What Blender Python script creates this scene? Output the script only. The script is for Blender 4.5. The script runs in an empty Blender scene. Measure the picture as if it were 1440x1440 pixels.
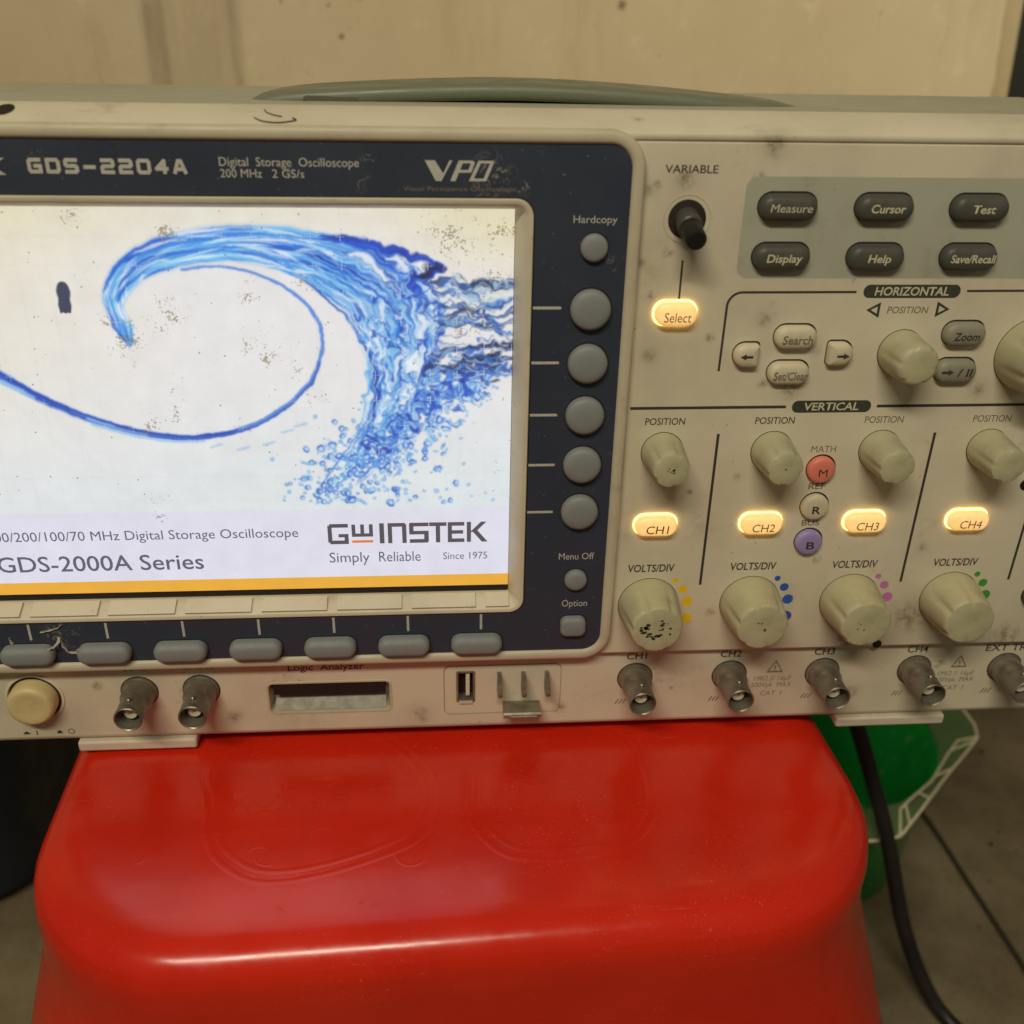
import bpy, bmesh, math, random, os
import numpy as np
from mathutils import Vector, Matrix
random.seed(7)
R = math.radians
SC = bpy.context.scene
COL = SC.collection

# ------------------------------------------------------------------ camera, world, lamps, exposure
ZS = 275.0                                   # height of the instrument's lower edge above the floor, mm
cam_d = bpy.data.cameras.new('camera')
cam = bpy.data.objects.new('camera', cam_d); COL.objects.link(cam)
cam_d.sensor_width = 36.0; cam_d.lens = 35.0; cam_d.clip_start = 0.01; cam_d.clip_end = 50
right = Vector((0.99727, -0.07143, 0.01849)); up = Vector((0.01605, 0.45463, 0.89053)); fwd = Vector((0.07201, 0.88781, -0.45454))
m3 = Matrix((right, up, -fwd)).transposed()
cam.matrix_world = Matrix.Translation((-0.02199, -0.28261, (ZS + 230.43) / 1000)) @ m3.to_4x4()
cam_d.dof.use_dof = True; cam_d.dof.focus_distance = 0.318; cam_d.dof.aperture_fstop = 11
SC.camera = cam

W = bpy.data.worlds.new('World'); SC.world = W; W.use_nodes = True
bg = W.node_tree.nodes['Background']
bg.inputs[0].default_value = (1.0, 0.87, 0.64, 1); bg.inputs[1].default_value = 0.10

def lamp(name, loc, target, sx, sy, power, color):
    d = bpy.data.lights.new(name, 'AREA'); d.shape = 'RECTANGLE'; d.size = sx; d.size_y = sy
    d.energy = power; d.color = color
    o = bpy.data.objects.new(name, d); COL.objects.link(o); o.location = loc
    o.rotation_euler = (Vector(target) - Vector(loc)).to_track_quat('-Z', 'Y').to_euler()
    return o
lamp('ceiling_tube_lamp', (-0.26, -0.86, 1.34), (0.0, 0.1, 0.38), 0.70, 0.10, 11.6, (1.0, 0.895, 0.69))
side = lamp('wall_fill_light', (1.05, -0.45, 0.90), (0.30, 0.42, 0.60), 0.20, 0.20, 0.55, (1.0, 0.88, 0.66)); side.data.spread = R(52)  # added fill light, spread narrowed to brighten the right of the wall

SC.view_settings.view_transform = 'Standard'; SC.view_settings.look = 'None'
SC.view_settings.exposure = 0.0; SC.view_settings.gamma = 1.0; SC.view_settings.use_curve_mapping = False
SC.cycles.use_denoising = True

# ------------------------------------------------------------------ materials
def lin(c):
    return tuple(((v / 255) / 12.92 if v / 255 <= 0.04045 else ((v / 255 + 0.055) / 1.055) ** 2.4) for v in c) + (1.0,)

class NT:
    def __init__(s, name):
        s.m = bpy.data.materials.new(name); s.m.use_nodes = True; s.t = s.m.node_tree
        s.b = s.t.nodes['Principled BSDF']
        s.co = s.n('ShaderNodeTexCoord').outputs['Object']
    def n(s, kind, **kw):
        x = s.t.nodes.new(kind)
        for k, v in kw.items(): setattr(x, k, v)
        return x
    def link(s, a, b): s.t.links.new(a, b)
    def set(s, sock, v):
        if hasattr(v, 'is_linked') or isinstance(v, bpy.types.NodeSocket): s.link(v, sock)
        else: sock.default_value = v
    def noise(s, scale, detail=4, rough=0.6, stretch=None, dist=0.0):
        x = s.n('ShaderNodeTexNoise'); x.inputs['Scale'].default_value = scale; x.inputs['Detail'].default_value = detail
        x.inputs['Roughness'].default_value = rough; x.inputs['Distortion'].default_value = dist
        if stretch:
            mp = s.n('ShaderNodeMapping'); mp.inputs['Scale'].default_value = stretch; s.link(s.co, mp.inputs[0]); s.link(mp.outputs[0], x.inputs[0])
        else: s.link(s.co, x.inputs[0])
        return x.outputs['Fac']
    def ramp(s, v, a, b, lo=0.0, hi=1.0):
        x = s.n('ShaderNodeMapRange', interpolation_type='SMOOTHSTEP')
        s.link(v, x.inputs[0]); x.inputs[1].default_value = a; x.inputs[2].default_value = b; x.inputs[3].default_value = lo; x.inputs[4].default_value = hi
        return x.outputs[0]
    def math(s, op, a, b=0.0):
        x = s.n('ShaderNodeMath', operation=op); s.set(x.inputs[0], a); s.set(x.inputs[1], b); return x.outputs[0]
    def mix(s, f, a, b):
        x = s.n('ShaderNodeMix', data_type='RGBA'); s.set(x.inputs[0], f); s.set(x.inputs[6], a); s.set(x.inputs[7], b); return x.outputs[2]
    def bump(s, h, strength, dist):
        x = s.n('ShaderNodeBump'); x.inputs['Strength'].default_value = strength; x.inputs['Distance'].default_value = dist
        s.link(h, x.inputs['Height']); s.link(x.outputs[0], s.b.inputs['Normal'])
    def spots(s, pts):
        """max of soft discs round given points (mm)"""
        out = None
        for (x, y, z, r) in pts:
            d = s.n('ShaderNodeVectorMath', operation='DISTANCE'); s.link(s.co, d.inputs[0]); d.inputs[1].default_value = (x / 1000, y / 1000, z / 1000)
            f = s.ramp(d.outputs['Value'], 0.0, r / 1000, 1.0, 0.0)
            out = f if out is None else s.math('MAXIMUM', out, f)
        return out

def plastic(name, rgb, rough=0.5, dirt=(88, 72, 48), amount=0.35, scale=38.0, spots=None, grain=0.15, spec=0.4, stretch=None, speck=0.5):
    t = NT(name); base = lin(rgb); d = lin(dirt)
    broad = t.ramp(t.noise(scale * 0.45, 5, 0.65), 0.38, 0.78)
    patch = t.ramp(t.noise(scale, 8, 0.72, stretch), 0.56, 0.74)
    c = t.mix(t.math('MULTIPLY', broad, amount * 0.38), base, d)
    c = t.mix(t.math('MULTIPLY', patch, amount * 0.5), c, d)
    sp = t.ramp(t.noise(scale * 16, 2, 0.5), 0.70, 0.76)
    sp = t.math('MULTIPLY', sp, t.ramp(t.noise(scale * 2.2, 3, 0.5), 0.48, 0.62))
    c = t.mix(t.math('MULTIPLY', sp, speck), c, lin((50, 38, 24)))
    if spots:
        f = t.spots(spots); f = t.math('MULTIPLY', f, t.ramp(t.noise(420, 6, 0.7), 0.36, 0.62))
        c = t.mix(t.math('MULTIPLY', t.spots([(x, y, z, r * 1.9) for x, y, z, r in spots[::2]]), 0.16), c, lin((104, 80, 48))); c = t.mix(t.math('MULTIPLY', f, 0.62), c, lin((84, 62, 36)))
    t.link(c, t.b.inputs['Base Color'])
    rr_ = t.ramp(t.noise(scale * 1.7, 4), 0.3, 0.75, rough - 0.08, rough + 0.14)
    t.link(rr_, t.b.inputs['Roughness'])
    t.b.inputs['Specular IOR Level'].default_value = spec
    t.bump(t.noise(1500, 2, 0.5), grain, 0.0002)
    return t.m

def flat(name, rgb, rough=0.6, spec=0.3, metal=0.0):
    t = NT(name); base = lin(rgb)
    n = t.ramp(t.noise(900, 3), 0.35, 0.7)
    t.link(t.mix(t.math('MULTIPLY', n, 0.22), base, tuple(min(1, v * 1.6 + 0.02) for v in base[:3]) + (1,)), t.b.inputs['Base Color'])
    t.b.inputs['Roughness'].default_value = rough; t.b.inputs['Specular IOR Level'].default_value = spec; t.b.inputs['Metallic'].default_value = metal
    return t.m

def glow(name, rgb, strength):
    t = NT(name)
    e = t.n('ShaderNodeEmission'); e.inputs[0].default_value = lin(rgb); e.inputs[1].default_value = strength
    t.link(e.outputs[0], t.t.nodes['Material Output'].inputs[0]); return t.m

panel_spots = [(71, 0, 197.5, 4.5), (68, 0, 188.3, 3.5), (36.8, 0, 185, 2.2), (39.5, 0, 186.6, 2), (47, 0, 188, 4), (40, 0, 155.5, 2.6), (41, 0, 137.5, 3),
               (59, 0, 143, 2.4), (86, 0, 126.5, 4.5), (92, 0, 179, 2.4), (146, 0, 179, 5), (100, 0, 160.3, 1.3), (150, 0, 165, 3), (44, 0, 168, 2.4), (74.5, 0, 148.5, 3),
               (34, 8, 203, 3), (141, 0, 42, 9), (160, 0, 36, 8), (62.5, 0, 42.5, 1.2), (70, 0, 46, 3), (178, 0, 33, 8), (120, 0, 33, 6), (36.5, 0, 165, 2), (68.5, 0, 178, 2), (86, 0, 176, 2.4), (96, 0, 163, 2.2), (114, 0, 184, 2), (118, 0, 171, 2.4), (144, 0, 163.5, 2.6), (124, 0, 129, 3), (92, 0, 139, 1.8), (77, 0, 128.5, 2.4), (146, 0, 126, 3), (104, 0, 66, 2.4), (73, 0, 97, 1.6), (58, 0, 92, 1.6), (140, 0, 70, 2), (166, 0, 120, 2.4), (60, 3, 12, 1), (20, 3, 5, 4), (127, 3, 8, 4), (158, 3, 20, 4), (-95, 3, 5, 4), (-140, 3, 20, 3), (-30, 3, 3, 5)]
MAT = {}
MAT['housing'] = plastic('aged_beige_plastic', (206, 199, 176), 0.5, amount=0.7, scale=34, spots=panel_spots)
MAT['bezel'] = plastic('beige_bezel_plastic', (192, 184, 160), 0.45, amount=0.5, scale=70)
MAT['frame'] = plastic('beige_frame_plastic', (204, 196, 172), 0.42, amount=0.55, scale=60)
MAT['case'] = plastic('grey_green_case_plastic', (168, 168, 146), 0.6, amount=0.4, scale=30)
MAT['handle'] = plastic('green_grey_handle_rubber', (108, 114, 96), 0.42, amount=0.35, scale=40)
MAT['knob'] = plastic('sallow_knob_plastic', (180, 177, 144), 0.48, dirt=(100, 92, 58), amount=0.85, scale=120, grain=0.1)
MAT['keygrey'] = plastic('cool_grey_key_rubber', (128, 133, 134), 0.62, dirt=(110, 104, 90), amount=0.4, scale=140, speck=0.2)
MAT['keydark'] = plastic('charcoal_key_rubber', (70, 72, 66), 0.5, dirt=(104, 98, 78), amount=0.5, scale=150, speck=0.1)
MAT['keybeige'] = plastic('beige_key_rubber', (204, 196, 168), 0.5, amount=0.5, scale=140)
MAT['keymid'] = plastic('mid_grey_key_rubber', (140, 138, 122), 0.5, amount=0.6, scale=140)
MAT['keyred'] = plastic('salmon_key_rubber', (222, 128, 108), 0.5, amount=0.3, scale=140)
MAT['keyblue'] = plastic('lavender_key_rubber', (150, 136, 190), 0.5, amount=0.3, scale=140)
MAT['power'] = plastic('yellowed_power_key_plastic', (206, 190, 138), 0.45, amount=0.4, scale=90)
MAT['foot'] = plastic('beige_foot_plastic', (206, 196, 176), 0.55, amount=0.5, scale=60)
MAT['greyplate'] = plastic('grey_printed_field', (166, 168, 152), 0.5, amount=0.45, scale=60)
MAT['ink'] = flat('charcoal_print', (58, 54, 50), 0.6)
MAT['inkpill'] = flat('dark_green_grey_print', (58, 62, 54), 0.5)
MAT['inkpale'] = flat('pale_grey_print', (176, 176, 166), 0.6)
MAT['inkbuff'] = flat('buff_print', (190, 184, 156), 0.6)
MAT['inkfaint'] = flat('worn_grey_print', (112, 106, 92), 0.6)
MAT['well'] = flat('dark_gap_and_shade', (38, 32, 26), 0.8)
MAT['handleshade'] = flat('dark_green_shade_patch', (84, 80, 62), 0.7)
MAT['black'] = flat('black_plastic', (26, 25, 25), 0.45)
MAT['shaft'] = flat('dark_grey_shaft', (64, 66, 62), 0.4)
for k, c in dict(yellow=(222, 186, 30), blue=(48, 88, 168), pink=(186, 112, 168), green=(70, 142, 52)).items(): MAT['dot' + k] = flat(k + '_print', c, 0.55)

def navy():
    t = NT('navy_display_panel'); base = lin((50, 57, 72))
    scr = t.ramp(t.noise(60, 9, 0.75, (1, 1, 2.5), 0.6), 0.60, 0.78)
    c = t.mix(t.math('MULTIPLY', scr, 0.35), base, lin((140, 138, 128)))
    sp = t.ramp(t.noise(900, 2, 0.5), 0.72, 0.78); c = t.mix(t.math('MULTIPLY', sp, 0.5), c, lin((150, 148, 138)))
    pts = [(-7, -2, 189, 9), (-42, -2, 187, 4), (2, -2, 186, 3), (-146, -2, 44, 9), (-40, -2, 193, 3), (-125, -2, 193, 3), (28, -2, 163, 3), (27, -2, 167, 3), (-61, -2, 190, 2), (-120, -2, 48, 3)]
    f = t.math('MULTIPLY', t.spots(pts), t.ramp(t.noise(330, 7, 0.75, None, 1.5), 0.50, 0.64)); c = t.mix(t.math('MULTIPLY', f, 0.7), c, lin((168, 164, 152)))
    t.link(c, t.b.inputs['Base Color']); t.link(t.ramp(t.noise(50, 5), 0.3, 0.7, 0.34, 0.55), t.b.inputs['Roughness']); t.b.inputs['Specular IOR Level'].default_value = 0.4
    return t.m
MAT['navy'] = navy()

def metal():
    t = NT('tarnished_connector_metal')
    c = t.mix(t.ramp(t.noise(160, 4, 0.6), 0.3, 0.75), lin((146, 140, 124)), lin((100, 93, 78)))
    t.link(c, t.b.inputs['Base Color']); t.b.inputs['Metallic'].default_value = 0.55
    t.link(t.ramp(t.noise(400, 4), 0.3, 0.7, 0.3, 0.5), t.b.inputs['Roughness']); return t.m
MAT['metal'] = metal()

def lit_key():
    t = NT('backlit_amber_key')
    t.b.inputs['Base Color'].default_value = lin((240, 214, 160)); t.b.inputs['Roughness'].default_value = 0.4
    t.link(t.mix(t.ramp(t.noise(500, 3), 0.35, 0.7), lin((255, 190, 104)), lin((255, 206, 128))), t.b.inputs['Emission Color'])
    t.b.inputs['Emission Strength'].default_value = 0.62
    return t.m
MAT['litkey'] = lit_key()
MAT['litrim'] = glow('bright_halo_ring', (255, 198, 104), 5.5)

# ------------------------------------------------------------------ mesh helpers (all sizes in mm)
def mesh(name, verts, faces, smooth=35):
    me = bpy.data.meshes.new(name)
    bm = bmesh.new()
    vs = [bm.verts.new((v[0] / 1000, v[1] / 1000, v[2] / 1000)) for v in verts]
    for f in faces:
        try: bm.faces.new([vs[i] for i in f])
        except ValueError: pass
    bmesh.ops.remove_doubles(bm, verts=bm.verts, dist=1e-7)
    bmesh.ops.recalc_face_normals(bm, faces=bm.faces)
    bm.to_mesh(me); bm.free()
    if smooth:
        me.polygons.foreach_set('use_smooth', [True] * len(me.polygons)); me.set_sharp_from_angle(angle=R(smooth))
    return me

def put(name, me, mat, parent=None, loc=(0, 0, 0), rot=None):
    o = bpy.data.objects.new(name, me); COL.objects.link(o); o.parent = parent
    o.location = tuple(v / 1000 for v in loc)
    if rot: o.rotation_euler = rot
    if mat is not None:
        if len(me.materials) == 0: me.materials.append(mat)
        elif me.materials[0] is not mat:
            o.material_slots[0].link = 'OBJECT'; o.material_slots[0].material = mat
    return o

def root(name, loc, label, cat, rotz=0.0, group=None):
    o = bpy.data.objects.new(name, None); COL.objects.link(o); o.location = tuple(v / 1000 for v in loc); o.rotation_euler = (0, 0, rotz)
    o.empty_display_size = 0.02; o['label'] = label; o['category'] = cat
    if group: o['group'] = group
    return o

def rr(w, h, r, n=6):
    """rounded rectangle in x,z; r is one radius or (tr, tl, bl, br)"""
    rs = (r,) * 4 if not isinstance(r, (tuple, list)) else r
    pts = []
    for k, (sx, sz) in enumerate(((1, 1), (-1, 1), (-1, -1), (1, -1))):
        q = max(0.02, min(rs[k], w / 2 - 1e-3, h / 2 - 1e-3)); cx, cz = sx * (w / 2 - q), sz * (h / 2 - q)
        for i in range(n + 1):
            a = R(90 * k + 90 * i / n); pts.append((cx + q * math.cos(a), cz + q * math.sin(a)))
    return pts

def loft(rings, cap0=False, cap1=True):
    v, f = [], []; n = len(rings[0])
    for r in rings: v += r
    for k in range(len(rings) - 1):
        for i in range(n):
            j = (i + 1) % n; f.append((k * n + i, k * n + j, (k + 1) * n + j, (k + 1) * n + i))
    if cap0: f.append(tuple(range(n)))
    if cap1: f.append(tuple(range((len(rings) - 1) * n, len(rings) * n)))
    return v, f

def rr_loft(w, h, r, prof, n=6, cap1=True):
    """prof: (inset, y)"""
    rings = []
    for (i, y) in prof:
        q = tuple(max(x - i, 0.05) for x in r) if isinstance(r, (tuple, list)) else max(r - i, 0.05)
        rings.append([(x, y, z) for x, z in rr(w - 2 * i, h - 2 * i, q, n)])
    return loft(rings, False, cap1)

def lathe(prof, seg=40, flute=None, cap=True):
    """profile (radius, y) about the y axis; flute=(count, depth_fn(k), phase)"""
    rings = []
    for k, (r, y) in enumerate(prof):
        ring = []
        for i in range(seg):
            a = 2 * math.pi * i / seg; q = r
            if flute:
                c = max(0.0, math.cos(flute[0] * a + flute[2])); q = r - flute[1][k] * c ** 3
            ring.append((q * math.cos(a), y, q * math.sin(a)))
        rings.append(ring)
    return loft(rings, False, cap)

def join(*vf):
    v, f = [], []
    for a, b in vf:
        o = len(v); v += list(a); f += [tuple(i + o for i in q) for q in b]
    return v, f

def box(x0, x1, y0, y1, z0, z1):
    v = [(x, y, z) for x in (x0, x1) for y in (y0, y1) for z in (z0, z1)]
    return v, [(0, 1, 3, 2), (4, 5, 7, 6), (0, 1, 5, 4), (2, 3, 7, 6), (0, 2, 6, 4), (1, 3, 7, 5)]

def shift(vf, d):
    return [(v[0] + d[0], v[1] + d[1], v[2] + d[2]) for v in vf[0]], vf[1]

def tube(pts, rad, seg=8, closed=False, flatz=1.0):
    P = [Vector(p) for p in pts]; n = len(P); rings = []
    for i in range(n):
        a = P[(i - 1) % n] if closed or i > 0 else P[0]; b = P[(i + 1) % n] if closed or i < n - 1 else P[-1]
        t = (b - a).normalized(); u = t.cross(Vector((0, 0, 1)))
        if u.length < 1e-4: u = t.cross(Vector((0, 1, 0)))
        u.normalize(); w = u.cross(t)
        r = rad[i] if isinstance(rad, (list, tuple)) else rad
        rings.append([tuple(P[i] + u * r * math.cos(2 * math.pi * k / seg) + w * r * flatz * math.sin(2 * math.pi * k / seg)) for k in range(seg)])
    if closed: rings.append(rings[0])
    return loft(rings, not closed, not closed)

def spline(pts, per=8, closed=False):
    P = [np.array(p, float) for p in pts]; n = len(P); out = []
    for i in range(n if closed else n - 1):
        g = (lambda k: P[k % n]) if closed else (lambda k: P[min(max(k, 0), n - 1)])
        a, b, c, d = g(i - 1), g(i), g(i + 1), g(i + 2)
        for s in range(per):
            t = s / per
            out.append(tuple(0.5 * ((2 * b) + (c - a) * t + (2 * a - 5 * b + 4 * c - d) * t * t + (3 * b - a - 3 * c + d) * t ** 3)))
    if not closed: out.append(tuple(P[-1]))
    return out

def holed(x0, x1, z0, z1, holes, y):
    xs = sorted({x0, x1, *[h[0] for h in holes], *[h[1] for h in holes]}); zs = sorted({z0, z1, *[h[2] for h in holes], *[h[3] for h in holes]})
    v = [(x, y, z) for x in xs for z in zs]; f = []; nz = len(zs)
    for i in range(len(xs) - 1):
        for k in range(nz - 1):
            cx, cz = (xs[i] + xs[i + 1]) / 2, (zs[k] + zs[k + 1]) / 2
            if any(h[0] < cx < h[1] and h[2] < cz < h[3] for h in holes): continue
            f.append((i * nz + k, (i + 1) * nz + k, (i + 1) * nz + k + 1, i * nz + k + 1))
    return v, f

def poly(pts, y):
    return [(x, y, z) for x, z in pts], [tuple(range(len(pts)))]

# ------------------------------------------------------------------ lettering: queued, made into meshes in one pass at the end
TEXTS = []
def text(s, x0, x1, z0, z1, y, mat, parent, bold=0.0, shear=0.0, off=(0, 0, 0), name='lettering'):
    TEXTS.append((s, x0, x1, z0, z1, y, mat, parent, bold, shear, off, name))

def make_texts():
    tmp = []
    for s, x0, x1, z0, z1, y, mat, parent, bold, shear, off, name in TEXTS:
        c = bpy.data.curves.new('t', 'FONT'); c.body = s; c.offset = min(bold, 0.0 if 'M' in s else 0.018); c.shear = shear; c.resolution_u = 3
        o = bpy.data.objects.new('t', c); COL.objects.link(o); tmp.append(o)
    dg = bpy.context.evaluated_depsgraph_get(); dg.update()
    capc = bpy.data.curves.new('t', 'FONT'); capc.body = 'H'
    co = bpy.data.objects.new('t', capc); COL.objects.link(co); dg = bpy.context.evaluated_depsgraph_get(); dg.update()
    cap = max(v.co.y for v in bpy.data.meshes.new_from_object(co.evaluated_get(dg)).vertices)
    for o, (s, x0, x1, z0, z1, y, mat, parent, bold, shear, off, name) in zip(tmp, TEXTS):
        me = bpy.data.meshes.new_from_object(o.evaluated_get(dg)); me.name = name
        xs = [v.co.x for v in me.vertices]; a, b = min(xs), max(xs)
        kx = (x1 - x0) / (b - a); kz = (z1 - z0) / cap
        for v in me.vertices:
            v.co = ((x0 - off[0] + (v.co.x - a) * kx) / 1000, (y - off[1]) / 1000, (z0 - off[2] + v.co.y * kz) / 1000)
        me.materials.clear(); put(name, me, mat, parent)
    for o in tmp + [co]:
        c = o.data; bpy.data.objects.remove(o); bpy.data.curves.remove(c)

# ------------------------------------------------------------------ setting: floor, wall, doorway
def floor_mat():
    t = NT('dusty_concrete')
    c = t.mix(t.ramp(t.noise(9, 8, 0.7), 0.3, 0.72), lin((140, 127, 98)), lin((94, 82, 58)))
    c = t.mix(t.math('MULTIPLY', t.ramp(t.noise(16, 7, 0.75), 0.56, 0.72), 0.55), c, lin((84, 68, 40)))
    c = t.mix(t.ramp(t.noise(420, 4, 0.6), 0.62, 0.72, 0, 0.6), c, lin((72, 58, 38)))
    c = t.mix(t.ramp(t.noise(700, 3, 0.6), 0.66, 0.74, 0, 0.5), c, lin((196, 184, 150)))
    t.link(c, t.b.inputs['Base Color']); t.b.inputs['Roughness'].default_value = 0.85
    t.bump(t.noise(330, 6, 0.7), 0.8, 0.0015); return t.m
def wall_mat():
    t = NT('smudged_plaster')
    c = t.mix(t.ramp(t.noise(5, 6, 0.6), 0.3, 0.7), lin((208, 194, 160)), lin((196, 180, 146)))
    c = t.mix(t.math('MULTIPLY', t.ramp(t.noise(11, 6, 0.7, (2.4, 1, 0.55)), 0.50, 0.78), 0.40), c, lin((164, 142, 110)))
    c = t.mix(t.math('MULTIPLY', t.ramp(t.noise(48, 6, 0.7), 0.57, 0.70), 0.42), c, lin((224, 212, 184)))
    c = t.mix(t.math('MULTIPLY', t.ramp(t.noise(150, 3, 0.6), 0.70, 0.78), 0.7), c, lin((96, 78, 54)))
    sep = t.n('ShaderNodeSeparateXYZ'); t.link(t.co, sep.inputs[0])
    def streak(x0, x1, ztop, k):
        f = t.math('MULTIPLY', t.ramp(sep.outputs[0], x0 / 1000, (x0 + 5) / 1000), t.ramp(sep.outputs[0], (x1 - 5) / 1000, x1 / 1000, 1, 0))
        return t.math('MULTIPLY', t.math('MULTIPLY', f, t.ramp(sep.outputs[2], ztop / 1000, (ztop + 0.02 * 1000) / 1000, 1.0, 0.15)), k)
    f = t.math('MAXIMUM', t.math('MAXIMUM', streak(-203, -184, 498, 1.0), streak(-152, -140, 515, 0.8)), streak(-205, -138, 540, 0.45))
    f = t.math('MULTIPLY', f, t.ramp(t.noise(24, 6, 0.65, (2, 1, 0.35)), 0.25, 0.62))
    c = t.mix(t.math('MULTIPLY', f, 0.6), c, lin((128, 108, 86)))
    dr = t.ramp(t.noise(34, 7, 0.7, (3.5, 1, 0.25), 0.5), 0.62, 0.74); c = t.mix(t.math('MULTIPLY', dr, 0.35), c, lin((150, 126, 96)))
    sc_ = [(98, 418, 506, 5), (-67, 418, 507, 3.2), (-79, 418, 485, 3)]
    c = t.mix(t.math('MULTIPLY', t.math('MULTIPLY', t.spots(sc_), t.ramp(t.noise(160, 5, 0.7), 0.35, 0.5)), 0.85), c, lin((92, 72, 48)))
    t.link(c, t.b.inputs['Base Color']); t.b.inputs['Roughness'].default_value = 0.8
    t.bump(t.noise(60, 6, 0.6), 0.25, 0.0015); return t.m
FM, WM = floor_mat(), wall_mat()
fl = put('floor', mesh('floor', [(-3000, -3000, 0), (3000, -3000, 0), (3000, 2500, 0), (-3000, 2500, 0)], [(0, 1, 2, 3)], 0), FM); fl['kind'] = 'structure'

# the wall stops at a ragged plaster edge beside a doorway
rnd = random.Random(3)
edge = []
for i in range(121):
    z = 1400 * i / 120
    edge.append((353 - (z - 455) * 0.06 + rnd.uniform(-1.1, 1.1), z))
v, f = [], []
for x, z in edge: v += [(-1600, 418, z), (x, 418, z), (x + rnd.uniform(1.0, 3.0), 422 + rnd.uniform(-1, 2), z), (x + 2.5, 520, z)]
for i in range(120):
    for k in range(3): f.append((i * 4 + k, i * 4 + k + 1, i * 4 + k + 5, i * 4 + k + 4))
wl = put('wall', mesh('wall', v, f, 40), WM); wl['kind'] = 'structure'
df = root('door_frame', (375, 470, 0), 'narrow beige door frame post beside the ragged plaster edge', 'door frame')
put('post', mesh('post', *box(-8.5, 6.5, -14, 40, 0, 1400)), plastic('painted_door_frame', (186, 170, 132), 0.5, amount=0.5, scale=20), df, rot=(0, R(-3.2), 0), loc=(29, 0, 0))
put('rebate', mesh('rebate', *box(-26, -8.5, 8, 40, 0, 1400)), plastic('shaded_door_rebate', (150, 132, 96), 0.6, amount=0.5, scale=20), df, rot=(0, R(-3.2), 0), loc=(29, 0, 0))  # rebate colour darkened to stand for the shadow in the recess
dl = root('dark_backing', (560, 530, 0), 'almost black panel standing behind the beige frame post', 'door')
put('backing_panel', mesh('backing_panel', *box(-180, 400, 0, 30, 0, 1400)), flat('dark_green_backing', (36, 38, 28), 0.6), dl)  # near-black panel closing the gap beyond the post

# ------------------------------------------------------------------ red stool
def stool_mat():
    t = NT('glossy_red_plastic')
    c = t.mix(t.ramp(t.noise(14, 5, 0.6), 0.35, 0.7), lin((212, 42, 20)), lin((196, 34, 15)))
    c = t.mix(t.math('MULTIPLY', t.ramp(t.noise(40, 7, 0.75, (1, 2, 1)), 0.60, 0.78), 0.25), c, lin((226, 96, 70)))
    sc = t.ramp(t.noise(70, 9, 0.8, (0.5, 5, 2), 0.8), 0.62, 0.70); c = t.mix(t.math('MULTIPLY', sc, 0.16), c, lin((232, 140, 112)))
    du = t.math('MULTIPLY', t.ramp(t.noise(1300, 2, 0.5), 0.66, 0.74), t.ramp(t.noise(25, 4, 0.6), 0.4, 0.65)); c = t.mix(t.math('MULTIPLY', du, 0.3), c, lin((214, 150, 120)))
    t.link(c, t.b.inputs['Base Color'])
    t.link(t.math('ADD', t.ramp(t.noise(30, 6, 0.7), 0.3, 0.7, 0.14, 0.28), t.math('MULTIPLY', sc, 0.15)), t.b.inputs['Roughness']); t.b.inputs['Specular IOR Level'].default_value = 0.5
    t.b.inputs['Subsurface Weight'].default_value = 0.08; t.b.inputs['Subsurface Radius'].default_value = (0.006, 0.001, 0.0005)
    t.bump(t.noise(45, 3, 0.5), 0.10, 0.002); return t.m
SM = stool_mat()
ST = root('plastic_stool', (-17.5, 33, 0), 'glossy red plastic stool with embossed flowers, standing under the oscilloscope', 'stool', R(2.4))
HT = ZS - 8.6                      # seat height
def ring(hw, hd, r, z, n=12): return [(x, y, z) for x, y in rr(2 * hw, 2 * hd, r, n)]
prof = [(40, 30, 28, HT), (104, 85.8, 45, HT), (121, 101.8, 52, HT), (128, 108.3, 54, HT - 0.3), (133, 112.8, 56, HT - 1.6), (136.4, 116.2, 57, HT - 4.2), (138.4, 118.3, 58, HT - 8), (139, 119, 58, HT - 13), (138.6, 118.6, 57, HT - 22),
        (139.6, 118.2, 56, HT - 34), (143.5, 118.2, 55, HT - 48), (148, 119.2, 54, HT - 64), (153, 123.8, 53, HT - 85), (157, 134.8, 51, HT - 112), (160, 138.8, 51, HT - 140), (163, 142.8, 50, HT - 170), (167, 147.8, 50, HT - 205), (171, 152.8, 50, HT - 240), (174, 155.8, 50, 0)]
rings = [ring(*p) for p in prof]
v, f = loft(rings, True, False); n = len(rings[0]); keep = []
for q in f:
    if len(q) == 4:
        zc = sum(v[i][2] for i in q) / 4; k = min(q) // n
        span = max(v[i][0] for i in q) - min(v[i][0] for i in q) + max(v[i][1] for i in q) - min(v[i][1] for i in q)
        if zc < HT - 125 and span > 60: continue         # openings between the four legs
    keep.append(q)
seat_me = mesh('seat_shell', v, keep, 50)
ss = put('seat_shell', seat_me, SM, ST)
so = ss.modifiers.new('shell', 'SOLIDIFY'); so.thickness = 0.0022; so.offset = -1
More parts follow.
